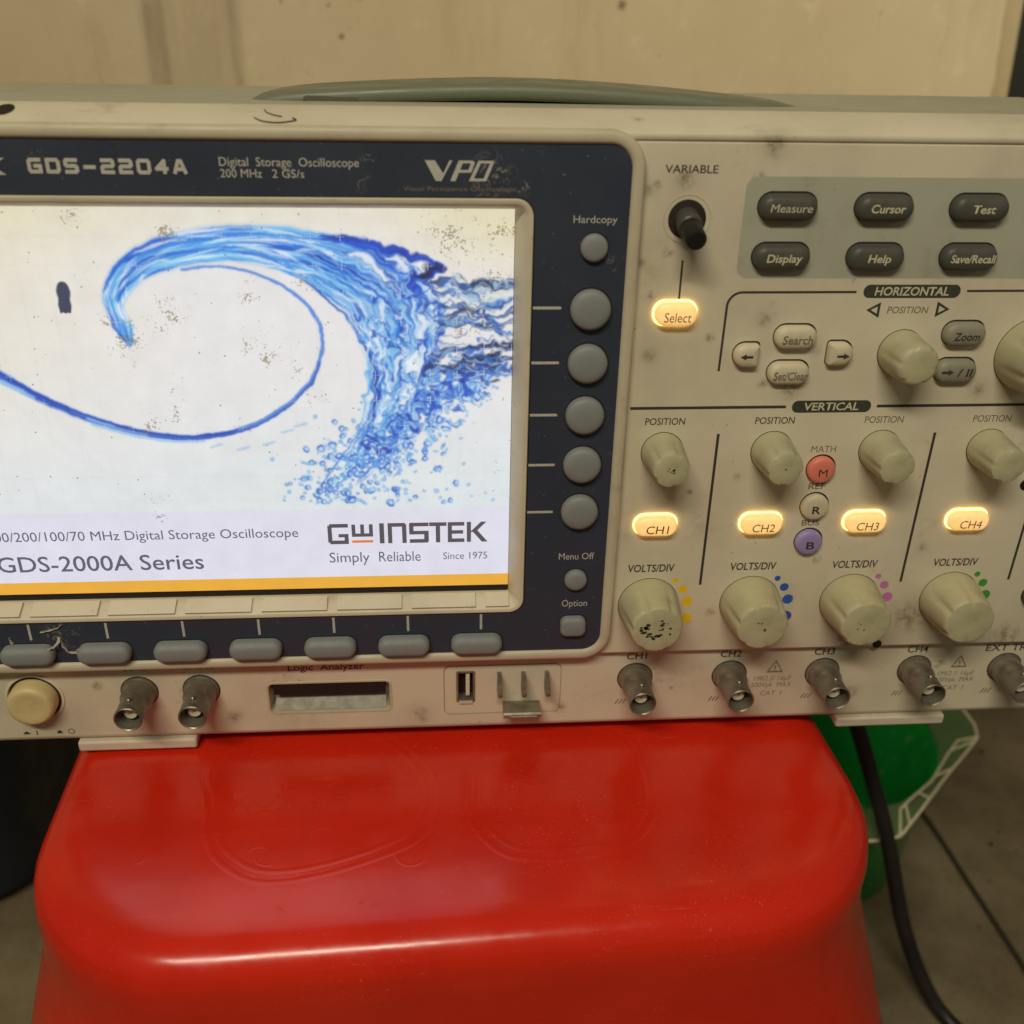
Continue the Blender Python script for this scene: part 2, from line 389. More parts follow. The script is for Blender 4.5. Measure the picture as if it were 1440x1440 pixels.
# embossed cartouches and flowers
def emboss(pts, rad=0.55, closed=False):
    c, s = math.cos(R(-2.4)), math.sin(R(-2.4))
    P = []
    for x, y in spline(pts, 8, closed):
        dx, dy = x + 17.5, y - 33; P.append((c * dx - s * dy, s * dx + c * dy, HT + 0.02))
    v_, f_ = [], []; n_ = len(P); w_, h_ = rad * 2.6, rad * 0.10
    for i in range(n_):
        a_, b_ = P[(i - 1) % n_ if closed else max(i - 1, 0)], P[(i + 1) % n_ if closed else min(i + 1, n_ - 1)]
        d = Vector((b_[0] - a_[0], b_[1] - a_[1])).normalized(); x, y, z = P[i]
        v_ += [(x - d.y * w_, y + d.x * w_, z - 0.03), (x - d.y * w_ * 0.4, y + d.x * w_ * 0.4, z + h_ * 0.8), (x + d.y * w_ * 0.4, y - d.x * w_ * 0.4, z + h_ * 0.8), (x + d.y * w_, y - d.x * w_, z - 0.03)]
    for i in range(n_ if closed else n_ - 1):
        j = (i + 1) % n_
        for k_ in range(3): f_.append((4 * i + k_, 4 * i + k_ + 1, 4 * j + k_ + 1, 4 * j + k_))
    put('embossed_line', mesh('embossed_line', v_, f_, 60), SM, ss)
for k in (1.0, 0.9):
    emboss([(-67 + (x + 67) * k, -18 + (y + 18) * k) for x, y in [(-107, -8), (-102, -24), (-97, -44), (-88, -55), (-77, -60), (-60, -58), (-41, -51), (-29, -43), (-24, -28), (-28, -10), (-45, 10), (-70, 18), (-95, 10)]], 0.5, True)
    emboss([(18 + (x - 18) * k, -16 + (y + 16) * k) for x, y in [(-14, -31), (-8, -48), (3, -55), (28, -54), (44, -44), (50, -24), (44, 4), (20, 14), (-6, 4)]], 0.5, True)
fr = random.Random(23)
def flower(cx, cy, r):                       # loose overlapping petals, none of them a full ring
    for layer, n_p in ((1.0, 7), (0.66, 6), (0.36, 4)):
        ph = fr.uniform(0, 6)
        for k in range(n_p):
            a0 = ph + 2 * math.pi * k / n_p; w_ = 2 * math.pi / n_p * fr.uniform(0.75, 1.0); q = []
            for i in range(6):
                t = i / 5; rad_ = r * layer * (0.80 + 0.24 * math.sin(math.pi * t) + fr.uniform(-0.03, 0.03)); a_ = a0 + w_ * (t - 0.5); q.append((cx + rad_ * math.cos(a_), cy + 0.82 * rad_ * math.sin(a_)))
            emboss(q, fr.uniform(0.22, 0.36))
def curl(cx, cy, l, a0):
    q = []; a_ = R(a0); x, y = cx, cy
    for i in range(7): q.append((x, y)); x += l / 6 * math.cos(a_); y += l / 6 * math.sin(a_); a_ += 0.42
    emboss(q, fr.uniform(0.2, 0.34))
flower(-82, -24, 11); flower(6, -24, 10); flower(28, -36, 6)
for k in range(16): curl(fr.uniform(-96, -34), fr.uniform(-52, 4), fr.uniform(6, 13), fr.uniform(0, 360))
for k in range(13): curl(fr.uniform(-6, 40), fr.uniform(-48, 2), fr.uniform(6, 12), fr.uniform(0, 360))
for x, y, a in ((-48, -70, 30), (-44, -71, 40), (-70, -72, 120), (-118, -50, 10), (-120, -28, 70), (62, -30, 20), (75, -55, 60)):   # nicks
    emboss([(x, y), (x + 1.5 * math.cos(R(a)), y + 1.5 * math.sin(R(a))), (x + 3 * math.cos(R(a + 20)), y + 3 * math.sin(R(a + 20)))], 0.3)

# ------------------------------------------------------------------ green basin behind the stool
def green_mat():
    t = NT('scuffed_green_plastic')
    c = t.mix(t.ramp(t.noise(20, 5, 0.6), 0.3, 0.7), lin((24, 158, 66)), lin((16, 134, 54)))
    c = t.mix(t.math('MULTIPLY', t.ramp(t.noise(38, 8, 0.75, (1, 6, 3), 0.4), 0.57, 0.68), 0.6), c, lin((140, 186, 138)))
    t.link(c, t.b.inputs['Base Color']); t.b.inputs['Roughness'].default_value = 0.24; return t.m
BS = root('plastic_basin', (215, 215, 0), 'green plastic basin with a pale ladder-ribbed rim, on the floor beside the red stool', 'basin')
GM = green_mat(); rimM = plastic('pale_rim_plastic', (82, 112, 72), 0.5, amount=0.4, scale=60); beadM = plastic('cream_rim_edge', (226, 220, 190), 0.45, amount=0.3, scale=80)
RZ = 93.0
cir = lambda r, z, n=64: [(r * math.cos(2 * math.pi * i / n), r * math.sin(2 * math.pi * i / n), z) for i in range(n)]
put('bowl', mesh('bowl', *loft([cir(68, 0), cir(71, 4), cir(78, RZ - 10), cir(80.5, RZ - 1), cir(78, RZ - 1), cir(73, RZ - 10), cir(58, 6), cir(20, 5)], True, True)), GM, BS)
q1 = [(106, 20), (107, -8), (103, -20), (97, -26), (66, -54), (36, -83), (17, -101), (7, -103), (-12, -103)]
quad = [(x, y) for x, y in q1]
outl = []
for sx, sy, rev in ((1, 1, False), (-1, 1, True), (-1, -1, False), (1, -1, True)):
    pts = [(x * sx, y * sy) for x, y in quad[1:8]]
    outl += (pts if not rev else pts[::-1])
outl = [outl[i] for i in range(len(outl))]
# order by angle so the outline is a simple loop
outl.sort(key=lambda p: math.atan2(p[1], p[0]))
outl = [(a[0] + (b[0] - a[0]) * t, a[1] + (b[1] - a[1]) * t) for a, b in zip(outl, outl[1:] + outl[:1]) for t in (0, .2, .4, .6, .8)]
outl.sort(key=lambda p: math.atan2(p[1], p[0]))
def ang_ring(scale, z, n=96):
    res = []
    A = [math.atan2(p[1], p[0]) for p in outl]; D_ = [math.hypot(*p) for p in outl]
    for i in range(n):
        a = -math.pi + 2 * math.pi * i / n
        r = float(np.interp(a, A, D_, period=2 * math.pi)); r = 80 + (r - 80) * scale; res.append((r * math.cos(a), r * math.sin(a), z))
    return res
rim_r = [ang_ring(-0.1, RZ - 1.2), ang_ring(-0.1, RZ), ang_ring(1.0, RZ + 1.0), ang_ring(1.0, RZ - 1.0), ang_ring(-0.1, RZ - 1.2)]
put('rim', mesh('rim', *loft(rim_r, False, False)), rimM, BS)
put('rim_bead', mesh('rim_bead', *tube(ang_ring(1.0, RZ + 1.0), 0.8, 8, True)), beadM, BS)
gin = [(88, -23), (76, -35), (55, -58), (36, -72), (26, -80)]; gout = [(103, -20), (97, -26), (66, -54), (36, -83), (17, -101)]
put('grip_bead', mesh('grip_bead', *tube([(x, y, RZ + 1.2) for x, y in [gout[0]] + gin + [gout[-1]]], 0.75, 8)), beadM, BS)
gi, go = spline(gin, 5), spline(gout, 5)
for k in (4, 9, 13, 17): put('grip_rung', mesh('grip_rung', *tube([(gi[k][0], gi[k][1], RZ + 1.2), (go[k][0], go[k][1], RZ + 1.2)], 0.7, 6)), beadM, BS)

# ------------------------------------------------------------------ cables, dark bin, crumbs
CB = mesh('power_cable', *tube(spline([(150, 150, 75 + ZS - 100), (182, 128, ZS - 70), (196.7, 118, ZS - 108.7), (206.5, 114, ZS - 134.8), (219.3, 105, ZS - 172.8), (231.7, 90, ZS - 222.5), (244.6, 76, ZS - 255), (257, 62, 5), (275, 30, 4.2), (310, -60, 4.2), (420, -200, 4.2)], 10), 4.2, 14))
o = put('power_cable', CB, plastic('black_cable_rubber', (30, 27, 26), 0.5, dirt=(70, 62, 50), amount=0.5, scale=120), None); o['label'] = 'thick black power cable hanging from the instrument down to the floor'; o['category'] = 'cable'
o = put('signal_wire', mesh('signal_wire', *tube(spline([(300, 260, 1.7), (313.9, 225.1, 1.7), (317, 160, 1.7), (319.3, 96.5, 1.7), (322, 0, 1.7), (330, -150, 1.7)], 8), 1.7, 8)), plastic('dusty_dark_wire', (50, 48, 38), 0.6, amount=0.5, scale=80), None)
o['label'] = 'thin dark wire lying straight across the concrete floor'; o['category'] = 'wire'
BN = root('storage_bin', (-365, 255, 0), 'dark blue rounded plastic bin on the floor behind the red stool', 'bin')
bm_ = plastic('dark_blue_plastic', (24, 34, 46), 0.5, dirt=(70, 70, 66), amount=0.4, scale=30)
def rring(hw, hd, r, z): return [(x, y, z) for x, y in rr(2 * hw, 2 * hd, r, 8)]
put('bin_body', mesh('bin_body', *loft([rring(66, 66, 40, 0), rring(78, 78, 40, 4), rring(86, 84, 40, 16), rring(92, 90, 40, 60), rring(100, 98, 40, 150), rring(104, 102, 40, 205), rring(101, 99, 40, 205), rring(88, 86, 38, 12)], True, True)), bm_, BN)
put('bin_lip', mesh('bin_lip', *loft([rring(103.5, 101.5, 40, 198), rring(109, 107, 42, 200), rring(109, 107, 42, 207), rring(100.5, 98.5, 40, 207)], False, False)), bm_, BN)
v, f = [], []
for k in range(60):
    x, y = rnd.uniform(225, 470), rnd.uniform(30, 330); s = rnd.choice([0.25, 0.35, 0.45, 0.6, 1.0]) * rnd.uniform(0.6, 1.2); a = rnd.uniform(0, 6.28); l = rnd.uniform(0.8, 2.2)
    b = box(-s * l, s * l, -s, s, 0, s * 1.1); ca, sa = math.cos(a), math.sin(a)
    b = ([(x + ca * p[0] - sa * p[1], y + sa * p[0] + ca * p[1], p[2]) for p in b[0]], b[1]); v, f = join((v, f), b)
for k in range(30):
    x, y = rnd.uniform(-420, -225), rnd.uniform(30, 160); s = rnd.uniform(0.3, 0.8); b = shift(box(-s, s, -s, s, 0, s), (x, y, 0)); v, f = join((v, f), b)
o = put('floor_crumbs', mesh('floor_crumbs', v, f, 0), flat('dark_crumb', (52, 40, 26), 0.9)); o['kind'] = 'stuff'; o['label'] = 'dark crumbs of dirt scattered on the concrete floor'; o['category'] = 'crumbs'

# ------------------------------------------------------------------ oscilloscope
OS = root('oscilloscope', (0, 0, ZS), 'dusty beige digital oscilloscope with lit screen and amber keys, on a red stool', 'oscilloscope')
XL, XR = -182.0, 198.0
def extr(prof_, skip=()):
    v, f = [], []; n = len(prof_)
    for x in (XL, XR): v += [(x, y, z) for y, z in prof_]
    for i in range(n):
        if i in skip: continue
        j = (i + 1) % n; f.append((i, j, n + j, n + i))
    f += [tuple(range(n)), tuple(range(n, 2 * n))]
    return v, f
up_prof = [(16, 29.5), (0.9, 29.5), (0.3, 29.8), (0, 30.4), (0, 197.6), (0.5, 197.9), (0.5, 198.3), (-0.1, 198.5), (-0.45, 199.2), (-0.3, 200.1), (0.3, 200.8), (15, 204.6), (16, 204.6)]
lo_prof = [(16, 29.3), (3, 29.3), (3, -1.2), (3.3, -2.4), (4.2, -3.2), (6, -3.5), (16, -3.5)]
scr_hole = [(-174.5, 8, 47, 186)]
st_holes = [(-82.6, -40.6, 6.2, 18.6), (-16.6, -11.4, 9.4, 21.4)]
vf = join(extr(up_prof, (3,)), holed(XL, XR, 30.4, 197.6, scr_hole, 0.0), extr(lo_prof, (1,)), holed(XL, XR, -1.2, 29.3, st_holes, 3.0))
HS = put('front_housing', mesh('front_housing', *vf, smooth=40), MAT['housing'], OS)
# rear case, handle
rc = [(16, 1.5), (16, 202.9), (24, 203.3), (100, 203.2), (110, 202.4), (113, 199), (113, 1.5)]
v, f = [], []
for x, s in ((XL + 4, 0), (XR - 4, 0)): v += [(x, y, z) for y, z in rc]
nr = len(rc)
for i in range(nr): j = (i + 1) % nr; f.append((i, j, nr + j, nr + i))
f += [tuple(range(nr)), tuple(range(nr, 2 * nr))]
put('rear_case', mesh('rear_case', v, f, 40), MAT['case'], OS)
hp = spline([(-83, 60, 200.6), (-78, 60, 203.0), (-66, 60, 205.6), (-45, 60, 207.2), (-20, 60, 208.4), (0, 60, 208.9), (25, 60, 208.4), (50, 60, 207.0), (75, 60, 205.0), (94, 60, 203.0), (103, 60, 200.8)], 6)
rings = []
for i, (x, y, z) in enumerate(hp):
    u = min(i, len(hp) - 1 - i) / (len(hp) / 2); th = 2.4 + 2.6 * min(1, u * 2.2); dp = 9 + 7 * min(1, u * 3)
    rings.append([(x, y + a, z - th / 2 + b) for a, b in rr(2 * dp, th, th * 0.48, 5)])
HD = put('carry_handle', mesh('carry_handle', *loft(rings, True, True), smooth=50), MAT['handle'], OS)
put('handle_pivot', mesh('handle_pivot', *box(-85, -82.6, 50, 66, 199, 203.0)), MAT['handle'], HD)
put('handle_shade_patch', mesh('handle_shade_patch', *shift(rr_loft(17, 3.2, 1.6, [(0, 0), (0, -0.3), (0.6, -0.5)]), (-53, 44.4, 203.2))), MAT['handleshade'], HD)  # dark patch painting the shading where the handle bends in

# display bezel, navy panel, frame, screen
BX0, BX1, BZ0, BZ1 = -181.0, 35.4, 29.8, 201.0
bw, bh, bcx, bcz = BX1 - BX0, BZ1 - BZ0, (BX0 + BX1) / 2, (BZ0 + BZ1) / 2
BZ = put('display_bezel', mesh('display_bezel', *shift(rr_loft(bw, bh, 10, [(0, 0.4), (0, -2.0), (0.3, -2.6), (0.9, -3.0), (2.6, -3.0), (3.4, -2.5), (3.8, -1.6)], 10, cap1=False), (bcx, 0, bcz)), smooth=50), MAT['bezel'], OS)
def ring2(cx, cz, w, h, r, y, n=10): return [(cx + a, y, cz + b) for a, b in rr(w, h, r, n)]
FX0, FX1, FZ0, FZ1 = -172.5, 5.2, 49.4, 183.0
IX0, IX1, IZ0, IZ1 = -167.0, 0.5, 53.8, 179.3
fo = lambda i, y: ring2((FX0 + FX1) / 2, (FZ0 + FZ1) / 2, FX1 - FX0 - 2 * i, FZ1 - FZ0 - 2 * i, 5 - i, y)
fi = lambda y: ring2((IX0 + IX1) / 2, (IZ0 + IZ1) / 2, IX1 - IX0, IZ1 - IZ0, 0.6, y)
NP = put('display_panel', mesh('display_panel', *loft([ring2(bcx, bcz, bw - 7.0, bh - 7.0, 6.6, -2.0), fo(-0.3, -2.0), fo(-0.3, 1)], False, False), smooth=30), MAT['navy'], OS)
FR = put('screen_frame', mesh('screen_frame', *loft([fo(0, 0), fo(0, -2.3), fo(0.3, -2.7), fo(1.3, -2.7), fo(1.7, -2.4), fi(3.4), fi(5.0)], False, False), smooth=40), MAT['frame'], OS)
put('screen_gasket', mesh('screen_gasket', *poly([(-171, 50), (4, 50), (4, 182), (-171, 182)], 4.6), smooth=0), flat('screen_gasket_black', (40, 34, 32), 0.7), FR)

# --- what the screen shows, painted as pixels the way a display is
SX0, SX1, SZ0, SZ1 = -166.8, 0.35, 56.4, 179.2
RES = 7.0
iw, ih = int((SX1 - SX0) * RES), int((SZ1 - SZ0) * RES)
rng = np.random.default_rng(5)
yy, xx = np.mgrid[0:ih, 0:iw].astype(np.float32)
mx = SX0 + xx / RES; mz = SZ0 + yy / RES
def vnoise(cell, seed, oct_=3):
    out = np.zeros((ih, iw), np.float32); amp = 1.0; tot = 0
    g = np.random.default_rng(seed)
    for _ in range(oct_):
        nx, nz = int(iw / cell) + 3, int(ih / cell) + 3; G = g.random((nz, nx)).astype(np.float32)
        fx, fz = xx / cell, yy / cell; ix, iz = fx.astype(int), fz.astype(int); tx, tz = fx - ix, fz - iz
        tx = tx * tx * (3 - 2 * tx); tz = tz * tz * (3 - 2 * tz)
        out += amp * ((G[iz, ix] * (1 - tx) + G[iz, ix + 1] * tx) * (1 - tz) + (G[iz + 1, ix] * (1 - tx) + G[iz + 1, ix + 1] * tx) * tz)
        tot += amp; amp *= 0.55; cell = max(2.0, cell / 2)
    return out / tot
img = np.empty((ih, iw, 3), np.float32)
img[:] = np.array([236, 233, 232])
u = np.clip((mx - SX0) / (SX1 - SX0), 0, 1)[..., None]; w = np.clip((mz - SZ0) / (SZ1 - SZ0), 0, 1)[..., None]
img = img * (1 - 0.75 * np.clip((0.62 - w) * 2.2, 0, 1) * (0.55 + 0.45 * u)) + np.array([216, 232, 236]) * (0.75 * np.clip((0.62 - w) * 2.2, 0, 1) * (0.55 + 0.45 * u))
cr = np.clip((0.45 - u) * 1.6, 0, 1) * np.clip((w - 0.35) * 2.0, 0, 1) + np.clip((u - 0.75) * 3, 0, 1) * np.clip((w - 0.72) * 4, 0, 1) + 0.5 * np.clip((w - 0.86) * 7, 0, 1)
cr = np.clip(cr, 0, 1); img = img * (1 - cr) + np.array([232, 222, 184]) * cr  # cream and bluish view-angle tint of the display baked into the picture
gl = (np.abs((mx / 8.15) - np.round(mx / 8.15)) * 8.15 < 0.12) | (np.abs((mz / 8.15) - np.round(mz / 8.15)) * 8.15 < 0.12)
img[gl] = img[gl] * 0.975
def stamp_line(pts, rad, col, alpha, soft=0.5):
    """one soft tapered stroke through pts (mm)"""
    P_ = np.array(pts, np.float32); n_ = len(P_)
    r_ = np.array(rad, np.float32) if np.ndim(rad) else np.full(n_, rad, np.float32)
    mr = float(r_.max()) + 0.6
    x0 = max(0, int((P_[:, 0].min() - mr - SX0) * RES)); x1 = min(iw, int((P_[:, 0].max() + mr - SX0) * RES) + 2)
    z0 = max(0, int((P_[:, 1].min() - mr - SZ0) * RES)); z1 = min(ih, int((P_[:, 1].max() + mr - SZ0) * RES) + 2)
    if x1 <= x0 or z1 <= z0: return
    X, Z = mx[z0:z1, x0:x1], mz[z0:z1, x0:x1]; M_ = np.zeros_like(X)
    for i in range(n_ - 1):
        a, b = P_[i], P_[i + 1]; ra, rb = r_[i], r_[i + 1]; q = max(ra, rb) + 0.5
        cx0 = max(0, int((min(a[0], b[0]) - q - SX0) * RES) - x0); cx1 = int((max(a[0], b[0]) + q - SX0) * RES) + 2 - x0
        cz0 = max(0, int((min(a[1], b[1]) - q - SZ0) * RES) - z0); cz1 = int((max(a[1], b[1]) + q - SZ0) * RES) + 2 - z0
        xs_, zs_ = X[cz0:cz1, cx0:cx1], Z[cz0:cz1, cx0:cx1]
        if xs_.size == 0: continue
        d = b - a; L2 = float(d @ d) + 1e-9
        t = np.clip(((xs_ - a[0]) * d[0] + (zs_ - a[1]) * d[1]) / L2, 0, 1)
        dist = np.hypot(xs_ - a[0] - t * d[0], zs_ - a[1] - t * d[1]); rad_ = ra + (rb - ra) * t
        mm = np.clip((rad_ - dist) / (soft * np.maximum(rad_, 0.25)) + 0.5, 0, 1)
        M_[cz0:cz1, cx0:cx1] = np.maximum(M_[cz0:cz1, cx0:cx1], mm)
    M_ = (M_ * alpha)[..., None]
    img[z0:z1, x0:x1] = img[z0:z1, x0:x1] * (1 - M_) + np.array(col, np.float32) * M_
OE = [(-111.3, 138.3), (-114.8, 145.1), (-116.2, 152.8), (-114.1, 159.5), (-106.5, 166.8), (-94.3, 171.5), (-79.5, 173.5), (-64.0, 173.4), (-50.3, 171.9), (-36.6, 169.0), (-25.2, 161.0), (-20.8, 147.4), (-24.0, 130.5), (-30.0, 114.5), (-37.9, 102.9), (-47.2, 93.1)]
IE = [(-110.3, 139.6), (-109.8, 146.5), (-111.4, 151.7), (-108.1, 156.2), (-101.6, 160.9), (-91.4, 163.5), (-79.5, 164.7), (-67.9, 162.3), (-57.3, 156.8), (-48.8, 147.5), (-44.5, 137.8), (-43.5, 127.8), (-45.5, 117.5), (-50.4, 106.9), (-55.8, 98.7), (-61.5, 91.9)]
TAIL = [(-167.5, 150.5), (-161, 142.8), (-156.1, 137.2), (-149.5, 130.5), (-138.8, 123.6), (-125.5, 116.9), (-107.5, 111.6), (-90.6, 111.4), (-75.2, 116.1), (-61.6, 126.8), (-56.0, 137.8), (-56.8, 147.5), (-62.5, 154.8), (-71.1, 159.9), (-82.7, 162.7), (-93.6, 161.9)]
oe, ie = np.array(spline(OE, 12)), np.array(spline(IE, 12)); NS = len(oe)
def band(s, t):
    i = np.clip(s * (NS - 1), 0, NS - 1.001); k = i.astype(int); fr = (i - k)[:, None]
    o_ = oe[k] * (1 - fr) + oe[k + 1] * fr; n_ = ie[k] * (1 - fr) + ie[k + 1] * fr
    return n_ * (1 - t[:, None]) + o_ * t[:, None]
BLUES = [(52, 144, 230), (30, 104, 216), (100, 182, 242), (146, 212, 248), (22, 80, 202), (40, 124, 224), (184, 228, 252), (120, 196, 244)]
# under-painting: soft blue body
for t0 in np.linspace(0.14, 0.88, 12):
    s = np.linspace(0.05, 0.76, 60); stamp_line(band(s, np.full(60, t0)), 0.35 + 1.35 * np.sin(np.pi * np.clip(s * 1.2, 0, 1)) ** 0.8, (70, 156, 236), 0.42, 1.0)
for k in range(640):
    t0 = rng.random(); ln = rng.uniform(0.05, 0.24); s0 = rng.uniform(-0.02, 0.93); s1 = min(0.985, s0 + ln); s0 = max(0.005, s0)
    if (s0 > 0.66 and rng.random() < 0.62) or (s0 > 0.80 and rng.random() < 0.75): continue
    s = np.linspace(s0, s1, 22); drift = rng.normal(0, 0.13); wob = rng.uniform(0, 0.035) * np.sin(np.linspace(0, rng.uniform(3, 11), 22) + rng.uniform(0, 6))
    t = np.clip(t0 + drift * np.linspace(-0.5, 0.5, 22) + wob, 0.0, 1.02)
    r_ = rng.uniform(0.10, 0.50) * np.sin(np.linspace(0.05, np.pi - 0.05, 22)) ** 0.7
    c = BLUES[rng.integers(len(BLUES))]
    if t0 > 0.76 and rng.random() < 0.4: c = (26, 72, 200)
    if 0.5 < (s0 + s1) / 2 < 0.8 and rng.random() < 0.16: c = (18, 52, 160)
    stamp_line(band(s, t), r_, c, rng.uniform(0.5, 0.95), 0.8)
for k in range(110):                                       # white glints between the strands
    t0 = rng.random(); s0 = rng.uniform(0.05, 0.93); s = np.linspace(s0, min(0.98, s0 + rng.uniform(0.02, 0.09)), 12)
    stamp_line(band(s, np.clip(t0 + rng.normal(0, 0.06) * np.linspace(-1, 1, 12), 0, 1)), rng.uniform(0.12, 0.5) * (1.0 + 0.2 * (s0 > 0.6)) * np.sin(np.linspace(0.1, 3.0, 12)), (232, 241, 250), rng.uniform(0.5, 0.95), 0.9)
for (s0, s1, t0, r0) in ((0.56, 0.63, 0.72, 1.3), (0.61, 0.66, 0.88, 1.4), (0.70, 0.77, 0.45, 1.0), (0.66, 0.75, 0.18, 0.8), (0.74, 0.84, 0.62, 1.2), (0.78, 0.88, 0.3, 1.1), (0.70, 0.74, 0.75, 0.9)):
    s = np.linspace(s0, s1, 14); stamp_line(band(s, np.full(14, t0) + 0.03 * np.sin(np.linspace(0, 5, 14))), r0 * np.sin(np.linspace(0.1, 3.04, 14)), (236, 242, 248), 0.9, 0.9)
for k in range(120):                                       # squiggles of broken water inside the falling side
    s0 = rng.uniform(0.62, 0.9); t0 = rng.uniform(0.1, 1.05); c0 = band(np.array([s0]), np.array([t0]))[0]; th = rng.uniform(0, 6.28)
    q = [c0 + rng.normal(0, 0.35, 2) + np.array((np.cos(th), np.sin(th))) * d + np.array((-np.sin(th), np.cos(th))) * 0.8 * np.sin(d * 2) for d in np.linspace(0, rng.uniform(1.0, 3.2), 7)]
    stamp_line(q, rng.uniform(0.1, 0.34), [(26, 62, 180), (60, 130, 220), (236, 243, 250), (120, 180, 236)][k % 4], 0.85, 0.9)
for k in range(26):                                        # ragged dark lip of the crest
    q = np.array(spline([(-54, 171.9), (-46, 170.9), (-38, 169.0), (-30, 166.2), (-23.5, 164.0), (-19.6, 163.6)], 6)); i0 = rng.integers(0, 22); q = q[i0:i0 + rng.integers(6, 14)] + rng.normal(0, 0.45, 2) - (0, 0.5)
    if len(q) > 2: stamp_line(q, rng.uniform(0.25, 0.7) * np.sin(np.linspace(0.2, 2.9, len(q))), [(26, 60, 186), (36, 84, 206), (20, 44, 150)][k % 3], 0.9, 0.8)
for k in range(22):
    q = np.array(spline([(-19.8, 163.2), (-21.0, 161.0), (-25, 160), (-29.6, 158.6), (-27, 155), (-25.5, 151), (-24, 147)], 5)); i0 = rng.integers(0, 22); q = q[i0:i0 + rng.integers(5, 10)] + rng.normal(0, 0.7, 2)
    if len(q) > 2: stamp_line(q, rng.uniform(0.25, 0.7) * np.sin(np.linspace(0.2, 2.9, len(q))), [(24, 54, 178), (40, 92, 210), (18, 30, 100)][k % 3], 0.9, 0.8)
stamp_line(spline([(-28, 160.5), (-24, 161.4), (-20.5, 160.9)], 4), [0.2, 0.5, 0.8, 0.9, 0.9, 0.8, 0.8, 0.6, 0.3], (16, 22, 74), 0.9, 0.8)
tl = np.array(spline(TAIL, 14)); tw = np.interp(np.linspace(0, 1, len(tl)), [0, 0.1, 0.3, 0.45, 0.6, 0.75, 1.0], [2.2, 2.0, 1.25, 0.8, 0.6, 0.5, 0.3])
stamp_line(tl, tw, (70, 122, 214), 0.92, 0.6)
for k in range(14):
    i0 = rng.integers(0, 90); i1 = min(len(tl), i0 + rng.integers(20, 60)); q = tl[i0:i1] + rng.normal(0, 0.35, 2) * tw[i0:i1, None] * 1.6
    stamp_line(q, 0.22 + 0.15 * tw[i0:i1], [(36, 70, 180), (150, 196, 240), (30, 60, 170)][k % 3], 0.8, 0.8)
FING = [[(-25.2, 157.9), (-16.6, 157.5), (-10.4, 157.9), (0.3, 157.5)], [(-16.6, 157.1), (-13.5, 155.8), (-6.3, 152.7), (0.4, 153.3)], [(-25.0, 149.5), (-16.7, 150.4), (-8.3, 148.2), (0.5, 149.5)], [(-23.0, 146.3), (-14.6, 146.9), (-6.2, 144.8), (0.5, 146.3)], [(-25.3, 135.5), (-16.8, 137.6), (-8.3, 138.7), (0.7, 139.1)], [(-13.6, 134.7), (-9.3, 135.6), (-5.1, 136.0)], [(-25.3, 133.2), (-14.7, 132.1), (-6.1, 133.8), (0.7, 134.2)], [(-27.5, 129.9), (-16.8, 130.9), (-6.1, 131.6), (0.4, 132.0)], [(-8.3, 151.2), (-6.2, 148.4), (-3.0, 143.0), (0.6, 140.8)]]
for q in FING:
    for rep in range(7):
        P_ = np.array(spline(q, 6)) + rng.normal(0, 0.45, 2); P_[:, 1] += 0.55 * np.sin(np.linspace(0, rng.uniform(4, 12), len(P_)) + rng.uniform(0, 6))
        i0 = rng.integers(0, max(1, len(P_) // 2)); P_ = P_[i0:i0 + rng.integers(6, 14)]
        if len(P_) > 2: stamp_line(P_, rng.uniform(0.15, 0.5), [(40, 92, 180), (26, 50, 130), (110, 160, 214), (30, 40, 92)][rng.integers(4)], 0.8, 0.9)
stamp_line([(-11, 157.8), (-6, 157.4), (0.3, 157.6)], 0.9, (30, 42, 80), 0.85, 0.9)
stamp_line([(-14, 134.8), (-10, 135.6), (-5, 136.0), (-2, 137.0)], [0.5, 1.1, 0.9, 0.2], (16, 20, 44), 0.95, 0.7)
stamp_line([(-17, 137.5), (-10, 138.8), (0.5, 139.3)], [0.3, 0.6, 1.0], (18, 26, 60), 0.9, 0.8)
for k in range(150):                                      # broken water along the finger roots: a wavy net of thin strands
    zc = rng.choice([157, 152, 147, 138, 134, 131]) + rng.normal(0, 1.6); x0_ = rng.uniform(-27, -4); L_ = rng.uniform(2, 9); n_ = 12
    X_ = np.linspace(x0_, min(1.0, x0_ + L_), n_); Z_ = zc + rng.normal(0, 0.12) * (X_ - x0_) + rng.uniform(0.2, 0.9) * np.sin(np.linspace(0, rng.uniform(3, 9), n_) + rng.uniform(0, 6))
    stamp_line(np.stack([X_, Z_], 1), rng.uniform(0.10, 0.36), [(60, 112, 190), (128, 176, 216), (34, 58, 130), (40, 90, 190), (170, 206, 226), (26, 34, 74)][k % 6], 0.8, 0.9)
def bubble(x, z, r, dark):
    n_ = 14; a = np.linspace(0, 2 * np.pi, n_); e = rng.uniform(0.7, 1.0); th = rng.uniform(0, 3.1)
    P_ = np.stack([x + r * np.cos(a) * np.cos(th) - r * e * np.sin(a) * np.sin(th), z + r * np.cos(a) * np.sin(th) + r * e * np.sin(a) * np.cos(th)], 1)
    stamp_line([(x, z), (x + 0.01, z)], r, (176, 212, 242), 0.55, 0.7)
    stamp_line(P_, r * 0.2 + 0.07, dark, 0.7, 1.0)
    if r > 0.6: stamp_line(P_[1:6], r * 0.30, (30, 66, 176), 0.65, 1.0)
SPN = np.array([(-10, 128.5), (-22, 126), (-27, 120), (-34, 112), (-42, 104), (-50, 97), (-57, 91)])
